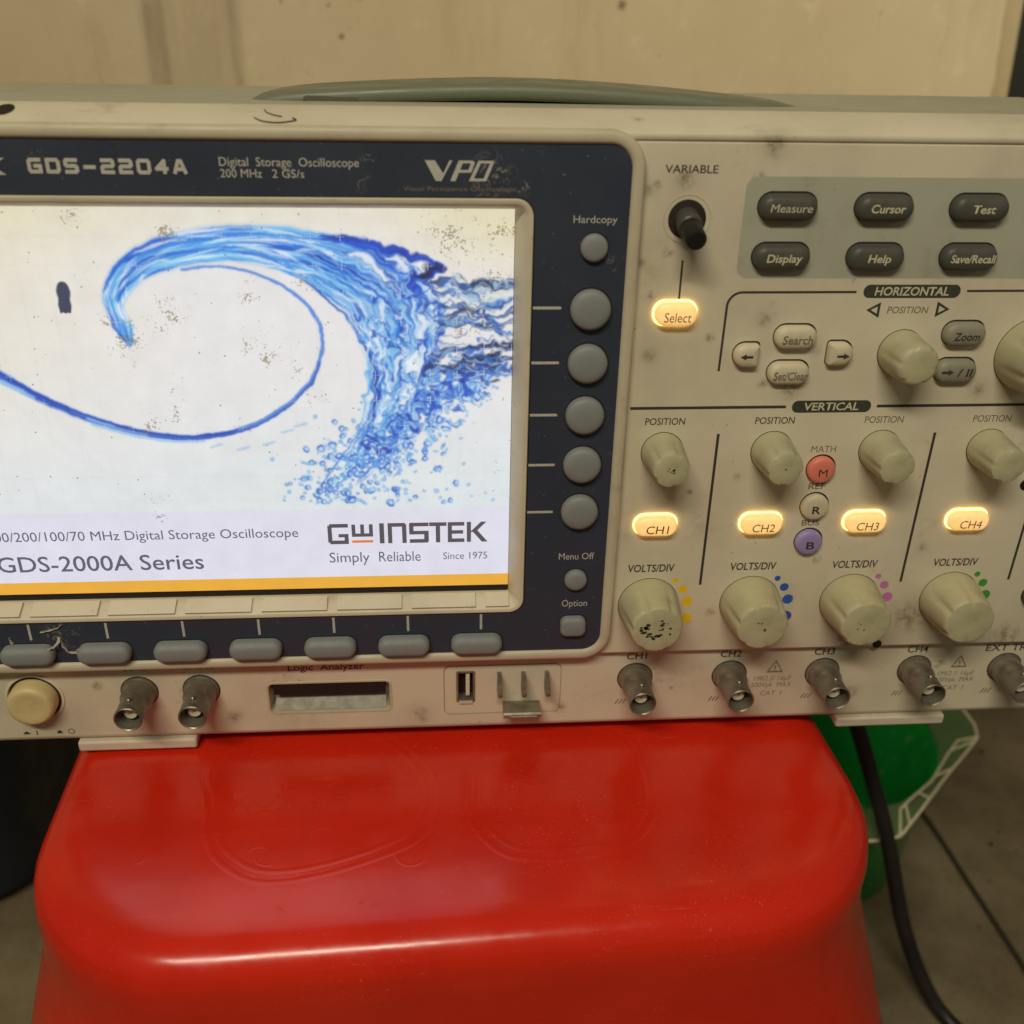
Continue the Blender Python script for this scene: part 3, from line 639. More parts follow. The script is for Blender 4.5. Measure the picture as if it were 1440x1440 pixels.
for k in range(760):
    j = rng.integers(0, len(SPN) - 1); f_ = rng.random(); c = SPN[j] * (1 - f_) + SPN[j + 1] * f_
    sp = 4.6 + 0.95 * j; x, z = c + rng.normal(0, 1, 2) * (sp, sp * 0.75)
    if z < 87.5 or x > -1 or z > 131: continue
    bubble(x, z, rng.choice([0.3, 0.5, 0.75, 1.05, 1.4], p=[.40, .33, .17, .08, .02]), [(64, 140, 222), (100, 170, 234), (40, 104, 208)][rng.integers(3)])
for k in range(46): bubble(rng.uniform(-66, -2), rng.uniform(87.5, 118) if k % 2 else rng.uniform(87.3, 94), rng.uniform(0.3, 0.8), (90, 150, 222))
for k in range(70):                                       # dark knots where the crest breaks up
    j = rng.integers(0, 4); f_ = rng.random(); c = SPN[j] * (1 - f_) + SPN[j + 1] * f_ + rng.normal(0, 2.2, 2); d = rng.normal(0, 1.3, 2)
    stamp_line([c, c + d * 0.5 + rng.normal(0, 0.4, 2), c + d], rng.uniform(0.2, 0.6), [(22, 50, 160), (30, 70, 190), (60, 120, 214)][k % 3], 0.85, 0.8)
for x, z in ((-92, 107.5), (-84, 106.5), (-76, 108), (-70, 112), (-66, 114)): stamp_line([(x, z), (x + 3.5, z + 0.9)], 0.35, (140, 186, 228), 0.6, 1.0)
def blur(a, sg):
    r_ = int(sg * 3) + 1; k_ = np.exp(-0.5 * (np.arange(-r_, r_ + 1) / sg) ** 2); k_ /= k_.sum()
    p_ = np.pad(a, ((r_, r_), (0, 0), (0, 0)), 'edge'); a = sum(k_[i] * p_[i:i + ih] for i in range(2 * r_ + 1))
    p_ = np.pad(a, ((0, 0), (r_, r_), (0, 0)), 'edge'); return sum(k_[i] * p_[:, i:i + iw] for i in range(2 * r_ + 1))
amp = (0.5 + 2.3 * np.clip((mx + 62) / 34, 0, 1) * np.clip((mz - 84) / 34, 0.25, 1)) * RES
dx_, dy_ = (vnoise(26, 51, 3) - 0.5) * amp * 1.6, (vnoise(26, 52, 3) - 0.5) * amp * 1.6
jx, jy = np.clip(xx + dx_, 0, iw - 1).astype(int), np.clip(yy + dy_, 0, ih - 1).astype(int)
img = img[jy, jx]
img = 0.6 * blur(img, 1.0) + 0.4 * blur(img, 2.4)
img = img + (np.array([236, 238, 242], np.float32) - img) * 0.10
tk = ((np.abs((mx / 8.15) - np.round(mx / 8.15)) * 8.15 < 0.10) & (np.abs((mz / 8.15) - np.round(mz / 8.15)) < 0.16)) | ((np.abs((mz / 8.15) - np.round(mz / 8.15)) * 8.15 < 0.10) & (np.abs((mx / 8.15) - np.round(mx / 8.15)) < 0.16))
tk &= (img[..., 0] < 150) & (mz > 100); img[tk] = img[tk] * 0.45 + np.array([225, 230, 240]) * 0.55
img[mz < 85.6] = np.array([228, 226, 240])
lb = np.clip((60.7 - mz) * RES, 0, 1)[..., None]; img = img * (1 - lb) + np.array([238, 176, 62]) * lb
# grime on the cover: brown specks, clustered smears, and one dark chip
mott = vnoise(40, 21, 4); img *= (0.965 + 0.05 * mott)[..., None]
fine = vnoise(3.2, 31, 2); mid = vnoise(22, 33, 3)
DIRT = [(-73.2, 137.9, 9), (-66, 133, 7), (-111.4, 141.3, 8), (-101.1, 128.2, 6), (-16.5, 171.0, 13), (-4.4, 172.1, 9), (-100.2, 119.1, 6), (-116.6, 146.6, 5), (-75.5, 155.8, 6), (-12, 147.4, 9), (-100.2, 149.7, 8), (-121.0, 177.3, 5), (-108.5, 114, 6), (-60, 123, 5), (-96, 174, 7), (-150, 176, 4), (-60, 158, 5), (-8, 160, 9), (-4, 100, 4), (-125, 66, 4), (-110, 84, 4), (-110, 89, 4)]
msk = np.zeros((ih, iw), np.float32)
for x, z, r in DIRT: msk = np.maximum(msk, np.clip(1.15 - np.hypot(mx - x, mz - z) / r, 0, 1))
al = np.clip((fine * 0.55 + mid * 0.45 - 0.745 + 0.19 * msk) * 10, 0, 1) * np.clip(msk * 1.6, 0, 1) * 0.56
al = np.maximum(al, np.clip((fine - 0.885) * 16, 0, 1) * np.clip((mid - 0.40) * 5, 0, 1) * 0.55)
img = img * (1 - al[..., None]) + np.array([122, 110, 80]) * al[..., None]
for k in range(150): stamp_line([(rng.uniform(-162, 0), rng.uniform(90, 178))] * 2, rng.uniform(0.08, 0.22), (92, 78, 52), 0.75, 0.9)
stamp_line(spline([(-127.0, 157.0), (-127.2, 154), (-127.4, 151.2)], 4), [1.5, 1.7, 1.9, 1.8, 1.6, 1.6, 1.7, 1.8, 1.7], (66, 68, 92), 0.97, 0.3)
for x in (-128.6, -127.4, -126.2): stamp_line([(x, 150.8), (x - 0.1, 149.8)], 0.35, (66, 68, 92), 0.95, 0.5)
img = np.clip(img / 255.0, 0, 1)
px_ = np.ones((ih, iw, 4), np.float32); px_[..., :3] = img
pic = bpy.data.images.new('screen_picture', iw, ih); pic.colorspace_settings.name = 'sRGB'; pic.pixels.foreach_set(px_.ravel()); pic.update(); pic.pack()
def screen_mat():
    t = NT('lit_display'); tx = t.n('ShaderNodeTexImage'); tx.image = pic; tx.extension = 'EXTEND'
    mp = t.n('ShaderNodeMapping'); mp.vector_type = 'POINT'; sep = t.n('ShaderNodeSeparateXYZ'); t.link(t.co, sep.inputs[0])
    u_ = t.math('DIVIDE', t.math('SUBTRACT', sep.outputs[0], SX0 / 1000), (SX1 - SX0) / 1000); v_ = t.math('DIVIDE', t.math('SUBTRACT', sep.outputs[2], SZ0 / 1000), (SZ1 - SZ0) / 1000)
    cb = t.n('ShaderNodeCombineXYZ'); t.link(u_, cb.inputs[0]); t.link(v_, cb.inputs[1]); t.link(cb.outputs[0], tx.inputs[0]); t.t.nodes.remove(mp)
    t.b.inputs['Base Color'].default_value = (0.02, 0.02, 0.022, 1); t.b.inputs['Roughness'].default_value = 0.35
    t.link(tx.outputs[0], t.b.inputs['Emission Color']); t.b.inputs['Emission Strength'].default_value = 0.95
    return t.m
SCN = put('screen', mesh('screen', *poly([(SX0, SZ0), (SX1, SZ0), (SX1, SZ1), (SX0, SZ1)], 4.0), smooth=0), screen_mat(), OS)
g1, g2, g3 = glow('screen_grey_text', (104, 104, 122), 0.9), glow('screen_logo_grey', (98, 90, 94), 0.9), glow('screen_orange', (236, 134, 70), 0.9)
YS = 3.93
text('300/200/100/70 MHz Digital Storage Oscilloscope', -164.6, -67.7, 75.9, 79.2, YS, g1, SCN, 0.0)
text('GDS-2000A Series', -163.4, -98.8, 64.8, 70.3, YS, g1, SCN, 0.008)
text('Simply', -58.3, -45.3, 66.2, 69.9, YS, g1, SCN); text('Reliable', -42.2, -28.6, 66.2, 69.9, YS, g1, SCN); text('Since 1975', -21.2, -6.7, 66.6, 69.2, YS, g1, SCN)
def bars(strokes, name, mat, parent, y, sh=0.0):
    """letters drawn as thick bars: (x0,z0,x1,z1) rectangles or point lists"""
    v, f = [], []
    for k, s in enumerate(strokes):
        pts = [(s[0], s[1]), (s[2], s[1]), (s[2], s[3]), (s[0], s[3])] if not isinstance(s[0], tuple) else list(s)
        v, f = join((v, f), poly(pts, y - 0.004 * k))
    return put(name, mesh(name, v, f, 0), mat, parent)
# logo: G, rotated E, then I n S T E K
GZ0, GZ1 = 73.0, 80.4; h = GZ1 - GZ0; s = 1.35
x = -58.3; bars([(x, GZ0 + 0.6, x + s, GZ1 - 0.6), (x + 0.6, GZ1 - s, x + 6.6, GZ1), (x + 0.6, GZ0, x + 6.6, GZ0 + s), (x + 5.3, GZ0, x + 6.6, GZ0 + 3.6), (x + 3.4, GZ0 + 2.5, x + 6.6, GZ0 + 3.7)], 'logo_letter', g2, SCN, YS)
x = -50.6; bars([(x, GZ0 + 2.6, x + 6.8, GZ0 + 3.8), (x, GZ0 + 2.6, x + 1.2, GZ1 - 0.3), (x + 2.8, GZ0 + 2.6, x + 4.0, GZ1 - 0.3), (x + 5.6, GZ0 + 2.6, x + 6.8, GZ1 - 0.3)], 'logo_letter', g2, SCN, YS)
bars([(x, GZ0 + 0.4, x + 6.8, GZ0 + 1.3)], 'logo_underline', g3, SCN, YS)
x = -41.7; bars([(x, GZ0, x + 1.5, GZ1)], 'logo_letter', g2, SCN, YS)
x = -39.0; bars([(x, GZ0, x + s, GZ1), (x + 0.4, GZ1 - s, x + 5.6, GZ1), (x + 4.6, GZ0, x + 6.0, GZ1 - 0.5)], 'logo_letter', g2, SCN, YS)
x = -32.0; bars([(x, GZ0, x + 6.0, GZ0 + s), (x + 4.7, GZ0 + 0.4, x + 6.2, GZ0 + 4.3), (x, GZ0 + 3.1, x + 6.0, GZ0 + 4.4), (x - 0.1, GZ0 + 3.3, x + 1.3, GZ1 - 0.4), (x, GZ1 - s, x + 6.2, GZ1)], 'logo_letter', g2, SCN, YS)
x = -25.6; bars([(x, GZ1 - s, x + 5.6, GZ1), (x + 2.1, GZ0, x + 3.5, GZ1)], 'logo_letter', g2, SCN, YS)
x = -19.6; bars([(x, GZ0, x + s, GZ1), (x, GZ1 - s, x + 5.4, GZ1), (x, GZ0 + 3.1, x + 5.0, GZ0 + 4.4), (x, GZ0, x + 5.4, GZ0 + s)], 'logo_letter', g2, SCN, YS)
x = -13.4; bars([(x, GZ0, x + s, GZ1), ((x + 1.0, GZ0 + 3.6), (x + 2.8, GZ0 + 3.6), (x + 6.4, GZ1), (x + 4.6, GZ1)), ((x + 1.8, GZ0 + 3.9), (x + 3.4, GZ0 + 4.3), (x + 6.8, GZ0), (x + 4.9, GZ0))], 'logo_letter', g2, SCN, YS)

# tabs on the sloping lower edge of the frame and guide marks
keys_x = [-157.0, -132.6, -108.1, -83.6, -59.1, -34.6, -10.2]
A0, B0 = (-2.5, 51.2), (3.2, 53.7)
edges = [-166.4] + [k + 1.2 for k in keys_x] + [3.6]
for i in range(len(edges) - 1):
    a, b = edges[i] + (1.6 if i else 0), edges[i + 1] - 1.8
    if i == len(edges) - 2: b = 0.4
    v = []
    for x in (a, b):
        for (y, z) in ((A0[0] + 0.3, A0[1] + 0.15), (B0[0] - 0.2, B0[1] - 0.05)): v += [(x, y + 0.35, z - 0.5), (x, y - 0.45, z + 0.75)]
    put('label_tab', mesh('label_tab', v, [(1, 3, 7, 5), (0, 1, 5, 4), (2, 3, 7, 6), (0, 1, 3, 2), (4, 5, 7, 6)], 0), MAT['frame'], FR)
for z in (152.6, 136.1, 119.6, 103.0, 86.6):
    put('guide_line', mesh('guide_line', *poly([(5.6, z - 0.42), (13.6, z - 0.42), (13.9, z), (13.6, z + 0.42), (5.6, z + 0.42)], -2.03), 0), MAT['inkpale'], NP)
    put('guide_scratch', mesh('guide_scratch', *tube(spline([(0.8, 3.0, z + 2.6), (2.0, 0.8, z + 1.2), (3.4, -1.2, z + 0.1), (4.9, -2.75, z)], 4), 0.13, 5)), MAT['inkfaint'], FR)
for x in keys_x: put('guide_line', mesh('guide_line', *poly([(x + 0.9, 42.6), (x + 1.7, 42.6), (x + 1.7, 48.6), (x + 0.9, 48.6)], -2.03), 0), MAT['inkpale'], NP)
YN = -2.04
SQ = {'G': [[(1, 1), (.12, 1), (0, .85), (0, .15), (.12, 0), (1, 0), (1, .48), (.5, .48)]], 'D': [[(0, 0), (0, 1), (.86, 1), (1, .82), (1, .18), (.86, 0), (0, 0)]],
      'S': [[(1, 1), (.1, 1), (0, .88), (0, .62), (.1, .5), (.9, .5), (1, .38), (1, .12), (.9, 0), (0, 0)]], '-': [[(.05, .42), (.95, .42)]], '2': [[(0, 1), (.9, 1), (1, .88), (1, .62), (.9, .5), (.1, .5), (0, .38), (0, 0), (1, 0)]],
      '0': [[(.12, 0), (0, .15), (0, .85), (.12, 1), (.88, 1), (1, .85), (1, .15), (.88, 0), (.12, 0)]], '4': [[(.74, 0), (.74, 1), (0, .32), (1, .32)]], 'A': [[(0, 0), (.38, 1), (.62, 1), (1, 0)], [(.2, .3), (.8, .3)]]}
def square_text(word, x0, x1, z0, z1, th, y, mat, parent):
    adv = (x1 - x0) / len(word); w_ = adv * 0.80; h_ = z1 - z0
    for i, ch in enumerate(word):
        polys = []
        for pl_ in SQ[ch]:
            P_ = [Vector((x0 + i * adv + th / 2 + a * (w_ - th), z0 + th / 2 + b * (h_ - th))) for a, b in pl_]
            for p_, q_ in zip(P_, P_[1:]):
                d = (q_ - p_).normalized() * th / 2; n_ = Vector((-d.y, d.x)); polys.append([tuple(p_ - d * 0.7 + n_), tuple(q_ + d * 0.7 + n_), tuple(q_ + d * 0.7 - n_), tuple(p_ - d * 0.7 - n_)])
        bars([tuple(pp_) for pp_ in polys], 'lettering', mat, parent, y)
square_text('GDS-2204A', -127.9, -86.2, 188.6, 192.5, 0.95, YN, MAT['inkpale'], NP)
text('Digital  Storage  Oscilloscope', -78.7, -42.1, 190.9, 193.1, YN, MAT['inkpale'], NP); text('200 MHz', -78.7, -67.8, 188.0, 190.1, YN, MAT['inkpale'], NP); text('2 GS/s', -65.1, -56.7, 188.0, 190.1, YN, MAT['inkpale'], NP)
text('Visual Persistence Oscilloscope', -30.5, 0.1, 184.9, 186.1, YN, MAT['inkfaint'], NP)
text('Hardcopy', 16.2, 28.5, 176.6, 178.6, YN, MAT['inkpale'], NP); text('Menu Off', 16.4, 28.0, 69.0, 71.4, YN, MAT['inkpale'], NP); text('Option', 18.1, 26.6, 50.9, 53.4, YN, MAT['inkpale'], NP)
bars([((-142.8, 188.2), (-140.6, 188.2), (-133.4, 192.4), (-135.6, 192.4)), ((-136.0, 188.2), (-133.6, 188.2), (-137.6, 190.9), (-138.9, 190.1))], 'logo_letter', MAT['inkpale'], NP, YN)
bars([((-24.6, 192.8), (-21.9, 192.8), (-19.7, 189.4), (-18.0, 192.8), (-17.2, 192.8), (-20.2, 187.5), (-21.7, 187.5))], 'logo_letter', MAT['inkpale'], NP, YN)
bars([((-17.8, 187.5), (-16.4, 187.5), (-14.1, 192.8), (-15.5, 192.8)), ((-14.8, 192.1), (-11.6, 192.1), (-11.6, 192.8), (-14.5, 192.8)), ((-13.1, 189.9), (-12.1, 189.9), (-11.1, 192.5), (-12.1, 192.5)), ((-16.4, 189.7), (-12.2, 189.7), (-12.0, 190.4), (-16.1, 190.4))], 'logo_letter', MAT['inkpale'], NP, YN)
bars([((-12.8, 187.5), (-11.8, 187.5), (-9.2, 192.8), (-10.2, 192.8)), ((-9.8, 192.1), (-6.2, 192.1), (-6.0, 192.8), (-9.5, 192.8)), ((-9.1, 187.5), (-8.1, 187.5), (-6.0, 192.4), (-7.0, 192.4)), ((-12.5, 187.5), (-8.5, 187.5), (-8.2, 188.2), (-12.2, 188.2))], 'logo_letter', MAT['inkpale'], NP, YN)
# torn sticker residue round the leftmost soft key
resM = plastic('pale_glue_residue', (176, 168, 160), 0.8, amount=0.5, scale=200)
for k, q in enumerate(([(-153.5, -3.8, 39.0), (-150, -4.4, 40.4), (-147.5, -4.2, 41.6), (-146.6, -2.4, 43.8), (-146.0, -2.3, 41.0), (-144.6, -2.3, 37.8), (-142.0, -2.3, 37.4)], [(-161.4, -2.3, 38.2), (-161.8, -2.3, 41.8), (-162.6, -2.3, 43.6)], [(-152, -2.3, 45.8), (-148, -2.3, 46.6), (-145.4, -2.3, 48.2)], [(-141.6, -2.3, 38.6), (-140.2, -2.3, 40.2)], [(-158, -4.2, 38.6), (-155, -4.6, 39.2), (-152, -4.5, 40.2)])):
    P_ = [(p[0] + random.uniform(-.3, .3), p[1], p[2] + random.uniform(-.3, .3)) for p in spline(q, 4)]
    put('sticker_residue', mesh('sticker_residue', *tube(P_, [random.uniform(0.25, 0.75) for _ in P_], 6, False, 0.5)), resM, NP)

# --- keys
BTN = [(0, 0.2), (0, -2.0), (0.25, -2.6), (0.8, -3.0), (1.8, -3.25), (3.0, -3.35)]
cache = {}
def key(name, x, z, w, h, r, mat, y=0.0, prof=BTN, well=0.55, wellmat='well', label=None, depth=1.0):
    k = (w, h, r, tuple(prof), depth)
    if k not in cache:
        mi = min(w, h) / 2 - 0.3
        cache[k] = mesh(name, *rr_loft(w, h, r, [(min(i, mi), yy_ * depth) for i, yy_ in prof], 8), smooth=50)
    o = put(name, cache[k], MAT[mat], OS, (x, y, z))
    if label: o['label'] = label
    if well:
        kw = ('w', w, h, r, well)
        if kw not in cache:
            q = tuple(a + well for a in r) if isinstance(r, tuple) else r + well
            cache[kw] = mesh('key_gap_shade', *rr_loft(w + 2 * well, h + 2 * well, q, [(0, -0.02)], 8), smooth=0)
        put('key_gap_shade', cache[kw], MAT[wellmat], o, (0.12, -0.02, 0.12))  # dark plate painting the shade in the gap round the key
    return o
def keytext(o, s, x0, x1, z0, z1, mat, bold=0.02, shear=0.15, y=-3.42):
    l = tuple(v * 1000 for v in o.location); text(s, x0, x1, z0, z1, l[1] + y, MAT[mat], o, bold, shear, l)
# on the navy panel
def dome(r, hgt): return [(0, 0.1), (0, -hgt * 0.55), (r * 0.08, -hgt * 0.78), (r * 0.22, -hgt * 0.92), (r * 0.5, -hgt), (r * 0.9, -hgt * 1.04)]
key('print_key', 22.3, 169.9, 7.8, 7.8, 3.9, 'keygrey', -2, dome(3.9, 2.2), 0.35)
for z in (152.3, 136.0, 119.6, 103.2, 86.8): key('menu_key', 22.2, z, 11.8, 11.8, 5.9, 'keygrey', -2, dome(5.9, 3.0), 0.45)
key('menu_off_key', 22.2, 61.6, 7.4, 7.4, 3.7, 'keygrey', -2, dome(3.7, 2.4), 0.35)
key('option_key', 22.1, 43.6, 8.6, 7.2, 2.4, 'keygrey', -2, [(0, 0.1), (0, -1.8), (0.4, -2.4), (1.2, -2.7)], 0.35)
for i, x in enumerate(keys_x): key('soft_key', x - 0.2, 37.6, 17.2, 7.0, 3.3, 'keygrey', -2, [(0, 0.1), (0, -2.2), (0.35, -3.0), (1.0, -3.7), (1.9, -4.0)], 0.35)
# on the control panel
GP = put('key_field', mesh('key_field', *rr_loft(127, 28.4, 3.5, [(0, -0.015)], 8), smooth=0), MAT['greyplate'], HS, (128, 0, 174.9))
BD = [(0, 0.2), (0, -1.6), (0.4, -2.6), (1.2, -3.2), (2.4, -3.5), (3.4, -3.6)]
for i, row in enumerate((('Measure', 'Cursor', 'Test'), ('Display', 'Help', 'Save/Recall'))):
    for j, s in enumerate(row):
        x, z = 76.8 + 27.9 * j, 181.0 - 13.9 * i
        o = key('function_key', x, z, 16.6, 7.4, 3.6, 'keydark', 0, BD, 0.4)
        wd = dict(Measure=12.0, Cursor=10, Test=6.6, Display=10.4, Help=6.8)
        q = wd.get(s, 13.4); keytext(o, s, x + 0.3 - q / 2, x + 0.3 + q / 2, z - 1.0, z + 1.2, 'inkbuff', 0.025, 0.12, -3.66)
key('function_key', 160.6, 181.0, 16.6, 7.4, 3.6, 'keydark', 0, BD, 0.4); key('function_key', 160.6, 167.1, 16.6, 7.4, 3.6, 'keydark', 0, BD, 0.4)
def lit(x, z, s, w, q):
    o = key('lit_key', x, z, w, 6.9, (3.2, 3.2, 3.3, 3.3), 'litkey', 0, [(0, 0.1), (0, -2.0), (0.5, -2.9), (1.1, -3.2), (2.2, -3.3)], 0.0, label='glowing amber key marked ' + s)
    ring_ = [[(a, -0.06, b) for a, b in rr(w + 1.0, 7.9, 3.7, 8)], [(a, -0.5, b) for a, b in rr(w + 0.7, 7.6, 3.5, 8)], [(a, -0.5, b) for a, b in rr(w + 0.1, 7.0, 3.3, 8)]]
    put('halo_ring', mesh('halo_ring', *loft(ring_, False, False)), MAT['litrim'], o)  # added glowing ring that throws the halo round the lit key
    keytext(o, s, x + 0.3 - q / 2, x + 0.3 + q / 2, z - 2.0, z + 0.8, 'ink' if s == 'CH1' else 'inkfaint', 0.0, 0.08, -3.38)
lit(47.6, 150.6, 'Select', 12.4, 8.0)
for i in range(4): lit((47.7, 82.6, 117.5, 152.6)[i], 80.6, 'CH%d' % (i + 1), 13.6, 7.4)
BB = [(0, 0.2), (0, -1.6), (0.3, -2.3), (0.9, -2.8), (1.9, -3.1), (3.0, -3.2)]
o = key('search_key', 84.6, 143.4, 12.6, 7.0, 3.3, 'keybeige', 0, BB, 0.4); keytext(o, 'Search', 80.2, 89.4, 141.9, 144.3, 'inkfaint', 0.02, 0.1, -3.26)
o = key('set_clear_key', 84.0, 132.2, 12.6, 7.0, 3.3, 'keybeige', 0, BB, 0.4); keytext(o, 'Set/Clear', 79.0, 89.6, 130.7, 133.1, 'inkfaint', 0.02, 0.1, -3.26)
def arrow(o, cx, cz, d):
    pts = [(cx - 1.9 * d, cz - 0.35), (cx - 1.9 * d, cz + 0.35), (cx + 0.2 * d, cz + 0.4), (cx + 0.1 * d, cz + 1.0), (cx + 1.9 * d, cz), (cx + 0.1 * d, cz - 1.0), (cx + 0.2 * d, cz - 0.4)]
    l = tuple(v * 1000 for v in o.location); put('arrow_mark', mesh('arrow_mark', *poly([(a - l[0], b - l[2]) for a, b in pts], -3.26), 0), MAT['ink'], o)
o = key('arrow_key', 70.3, 137.8, 7.6, 7.2, (1.0, 3.4, 3.4, 1.0), 'keybeige', 0, BB, 0.4); arrow(o, 70.0, 137.9, -1)
o = key('arrow_key', 99.1, 138.2, 7.6, 7.2, (3.4, 1.0, 1.0, 3.4), 'keybeige', 0, BB, 0.4); arrow(o, 99.5, 138.0, 1)
o = key('zoom_key', 136.6, 144.2, 12.8, 7.2, 3.4, 'keymid', 0, BB, 0.4); keytext(o, 'Zoom', 132.6, 140.7, 142.8, 145.1, 'ink', 0.02, 0.1, -3.26)
o = key('play_key', 136.4, 132.6, 12.8, 7.2, 3.4, 'keymid', 0, BB, 0.4); arrow(o, 133.2, 132.7, 1); keytext(o, '/ II', 136.2, 141.0, 131.4, 133.8, 'ink', 0.02, 0.1, -3.26)
BR = [(0, 0.2), (0, -1.3), (0.3, -1.9), (0.9, -2.2), (2.0, -2.3)]
for z, s, m_ in ((99.6, 'M', 'keyred'), (86.3, 'R', 'keybeige'), (73.2, 'B', 'keyblue')):
    o = key('math_key' if s == 'M' else 'reference_key' if s == 'R' else 'bus_key', 99.7, z, 9.0, 9.0, 4.5, m_, 0, BR, 0.4)
    keytext(o, s, 98.6, 101.4, z - 1.9, z + 0.7, 'ink', 0.02, 0.0, -2.36)
key('trigger_key', 187, 50, 14, 8, 3.8, 'keydark', 0, BD, 0.4)

# --- printing on the control panel
def line(x0, z0, x1, z1, w=0.75, mat='ink'):
    d = Vector((x1 - x0, z1 - z0)).normalized(); nx, nz = -d.y * w / 2, d.x * w / 2
    put('divider_line', mesh('divider_line', *poly([(x0 + nx, z0 + nz), (x1 + nx, z1 + nz), (x1 - nx, z1 - nz), (x0 - nx, z0 - nz)], -0.02), 0), MAT[mat], HS)
line(36.6, 120.7, 85.4, 120.8, 0.95); line(114.4, 120.8, 197.5, 121.0, 0.95); line(65.1, 112, 65.1, 57, 0.9); line(135.2, 111.7, 135.0, 56.5, 0.9); line(174.0, 111.6, 173.4, 56.4, 0.9)
line(48.5, 165.9, 48.5, 154.6, 0.6); line(135.1, 157.0, 197.5, 157.3, 0.7)
arc = [(62.8, 132.5), (63.0, 150.6)] + [(67.2 - 4.2 * math.cos(R(a)), 152.4 + 4.2 * math.sin(R(a))) for a in range(0, 91, 15)] + [(101.4, 156.7)]
vv, ff = [], []
for i, (x, z) in enumerate(arc):
    a, b = arc[max(i - 1, 0)], arc[min(i + 1, len(arc) - 1)]; d = Vector((b[0] - a[0], b[1] - a[1])).normalized(); vv += [(x - d.y * 0.36, -0.02, z + d.x * 0.36), (x + d.y * 0.36, -0.02, z - d.x * 0.36)]
    if i: ff.append((2 * i - 2, 2 * i, 2 * i + 1, 2 * i - 1))
put('divider_line', mesh('divider_line', vv, ff, 0), MAT['ink'], HS)
for s, cx, cz, w, tw_ in (('HORIZONTAL', 118.3, 156.9, 29.6, 22.6), ('VERTICAL', 99.9, 120.8, 25.2, 17.4)):
    put('title_plate', mesh('title_plate', *shift(rr_loft(w, 4.0, 1.9, [(0, -0.024)], 6), (cx, 0, cz)), smooth=0), MAT['inkpill'], HS)
    text(s, cx - tw_ / 2, cx + tw_ / 2, cz - 1.2, cz + 1.25, -0.05, MAT['inkbuff'], HS, 0.03, 0.1)
YP = -0.02
text('VARIABLE', 41.2, 56.1, 189.8, 191.9, YP, MAT['ink'], HS, 0.012); text('POSITION', 111.8, 124.4, 150.3, 152.3, YP, MAT['inkfaint'], HS, 0.01, 0.1)
for i, x in enumerate((47.9, 82.6, 117.7, 153.0)):
    text('POSITION', x - 6.3, x + 6.3, 115.2, 117.4, YP, MAT['ink' if i < 2 else 'inkfaint'], HS, 0.008, 0.05); text('VOLTS/DIV', x - 7.9, x + 7.9, 62.5, 65.2, YP, MAT['ink'], HS, 0.02, 0.08)
text('MATH', 95.8, 103.8, 105.3, 107.5, YP, MAT['inkfaint'], HS, 0.015); text('REF', 96.9, 102.5, 92.3, 94.4, YP, MAT['inkfaint'], HS, 0.015); text('BUS', 96.7, 102.7, 79.0, 81.0, YP, MAT['inkfaint'], HS, 0.015)
def tri(cx, cz, s, d, y, mat, up_=False):
    o_ = [(-s, 0), (s * 0.75, s), (s * 0.75, -s)]; i_ = [(-s * 0.42, 0), (s * 0.42, s * 0.46), (s * 0.42, -s * 0.46)]
    if up_: o_ = [(b, -a) for a, b in o_]; i_ = [(b, -a) for a, b in [(-s * 0.68, 0), (s * 0.55, s * 0.74), (s * 0.55, -s * 0.74)]]
    v_ = [(cx + d * a, y, cz + b) for a, b in o_] + [(cx + d * a, y, cz + b) for a, b in i_]
    put('triangle_mark', mesh('triangle_mark', v_, [(0, 1, 4, 3), (1, 2, 5, 4), (2, 0, 3, 5)], 0), MAT[mat], HS)
tri(107.7, 151.3, 2.4, 1, YP, 'ink'); tri(128.6, 151.5, 2.4, -1, YP, 'ink')
DOTS = [(8.6, 10.6, 0.55), (9.9, 9.6, 1.05), (12.2, 6.1, 1.5), (13.4, 1.2, 1.85), (13.6, -5.6, 2.0)]
for i, c in enumerate(('yellow', 'blue', 'pink', 'green')):
    for k, (dx, dz, r) in enumerate(((8.6, 9.4, 1.05), (11.4, 5.9, 1.55), (13.3, 1.0, 1.9), (13.6, -5.8, 2.05))):
        put('colour_dot', mesh('colour_dot', [(r * math.cos(a), 0, r * math.sin(a)) for a in [2 * math.pi * q / 24 for q in range(24)]], [tuple(range(24))], 0), MAT['dot' + c], HS, (47.9 + 35.1 * i + dx, -0.022, 49.5 + dz))
for x, z, r in ((170.4, 92.8, 2.2), (131.6, 30.9, 1.7)):
    v_, f_ = lathe([(r, -0.03), (r * 0.9, -0.25), (r * 0.4, -0.4)], 18); put('black_plug', mesh('black_plug', v_, f_), MAT['black'], HS, (x, 0, z))
# broken-off rotary control
VR = put('rotary_socket', mesh('rotary_socket', *lathe([(5.4, 0.1), (5.4, -0.2), (5.0, -0.3)], 32)), MAT['well'], OS, (48.6, 0, 177.4), None)
v_, f_ = lathe([(6.9, 0.05), (6.85, -0.12), (6.6, -0.14), (6.5, 0.02)], 40, cap=False); put('worn_ring', mesh('worn_ring', v_, f_), MAT['bezel'], VR)
VR['label'] = 'bare black shaft of the VARIABLE control, its knob missing'
put('shaft_collar', mesh('shaft_collar', *lathe([(3.6, 1.0), (3.6, -5.0), (3.2, -5.4), (2.4, -5.5)], 24)), MAT['shaft'], VR, (0, 0, -0.2), (R(14), 0, 0))
put('shaft', mesh('shaft', *lathe([(2.9, -5.0), (3.0, -12.6), (2.6, -13.4), (1.0, -13.5)], 24)), MAT['black'], VR, (0, 0, -0.2), (R(14), 0, 0))

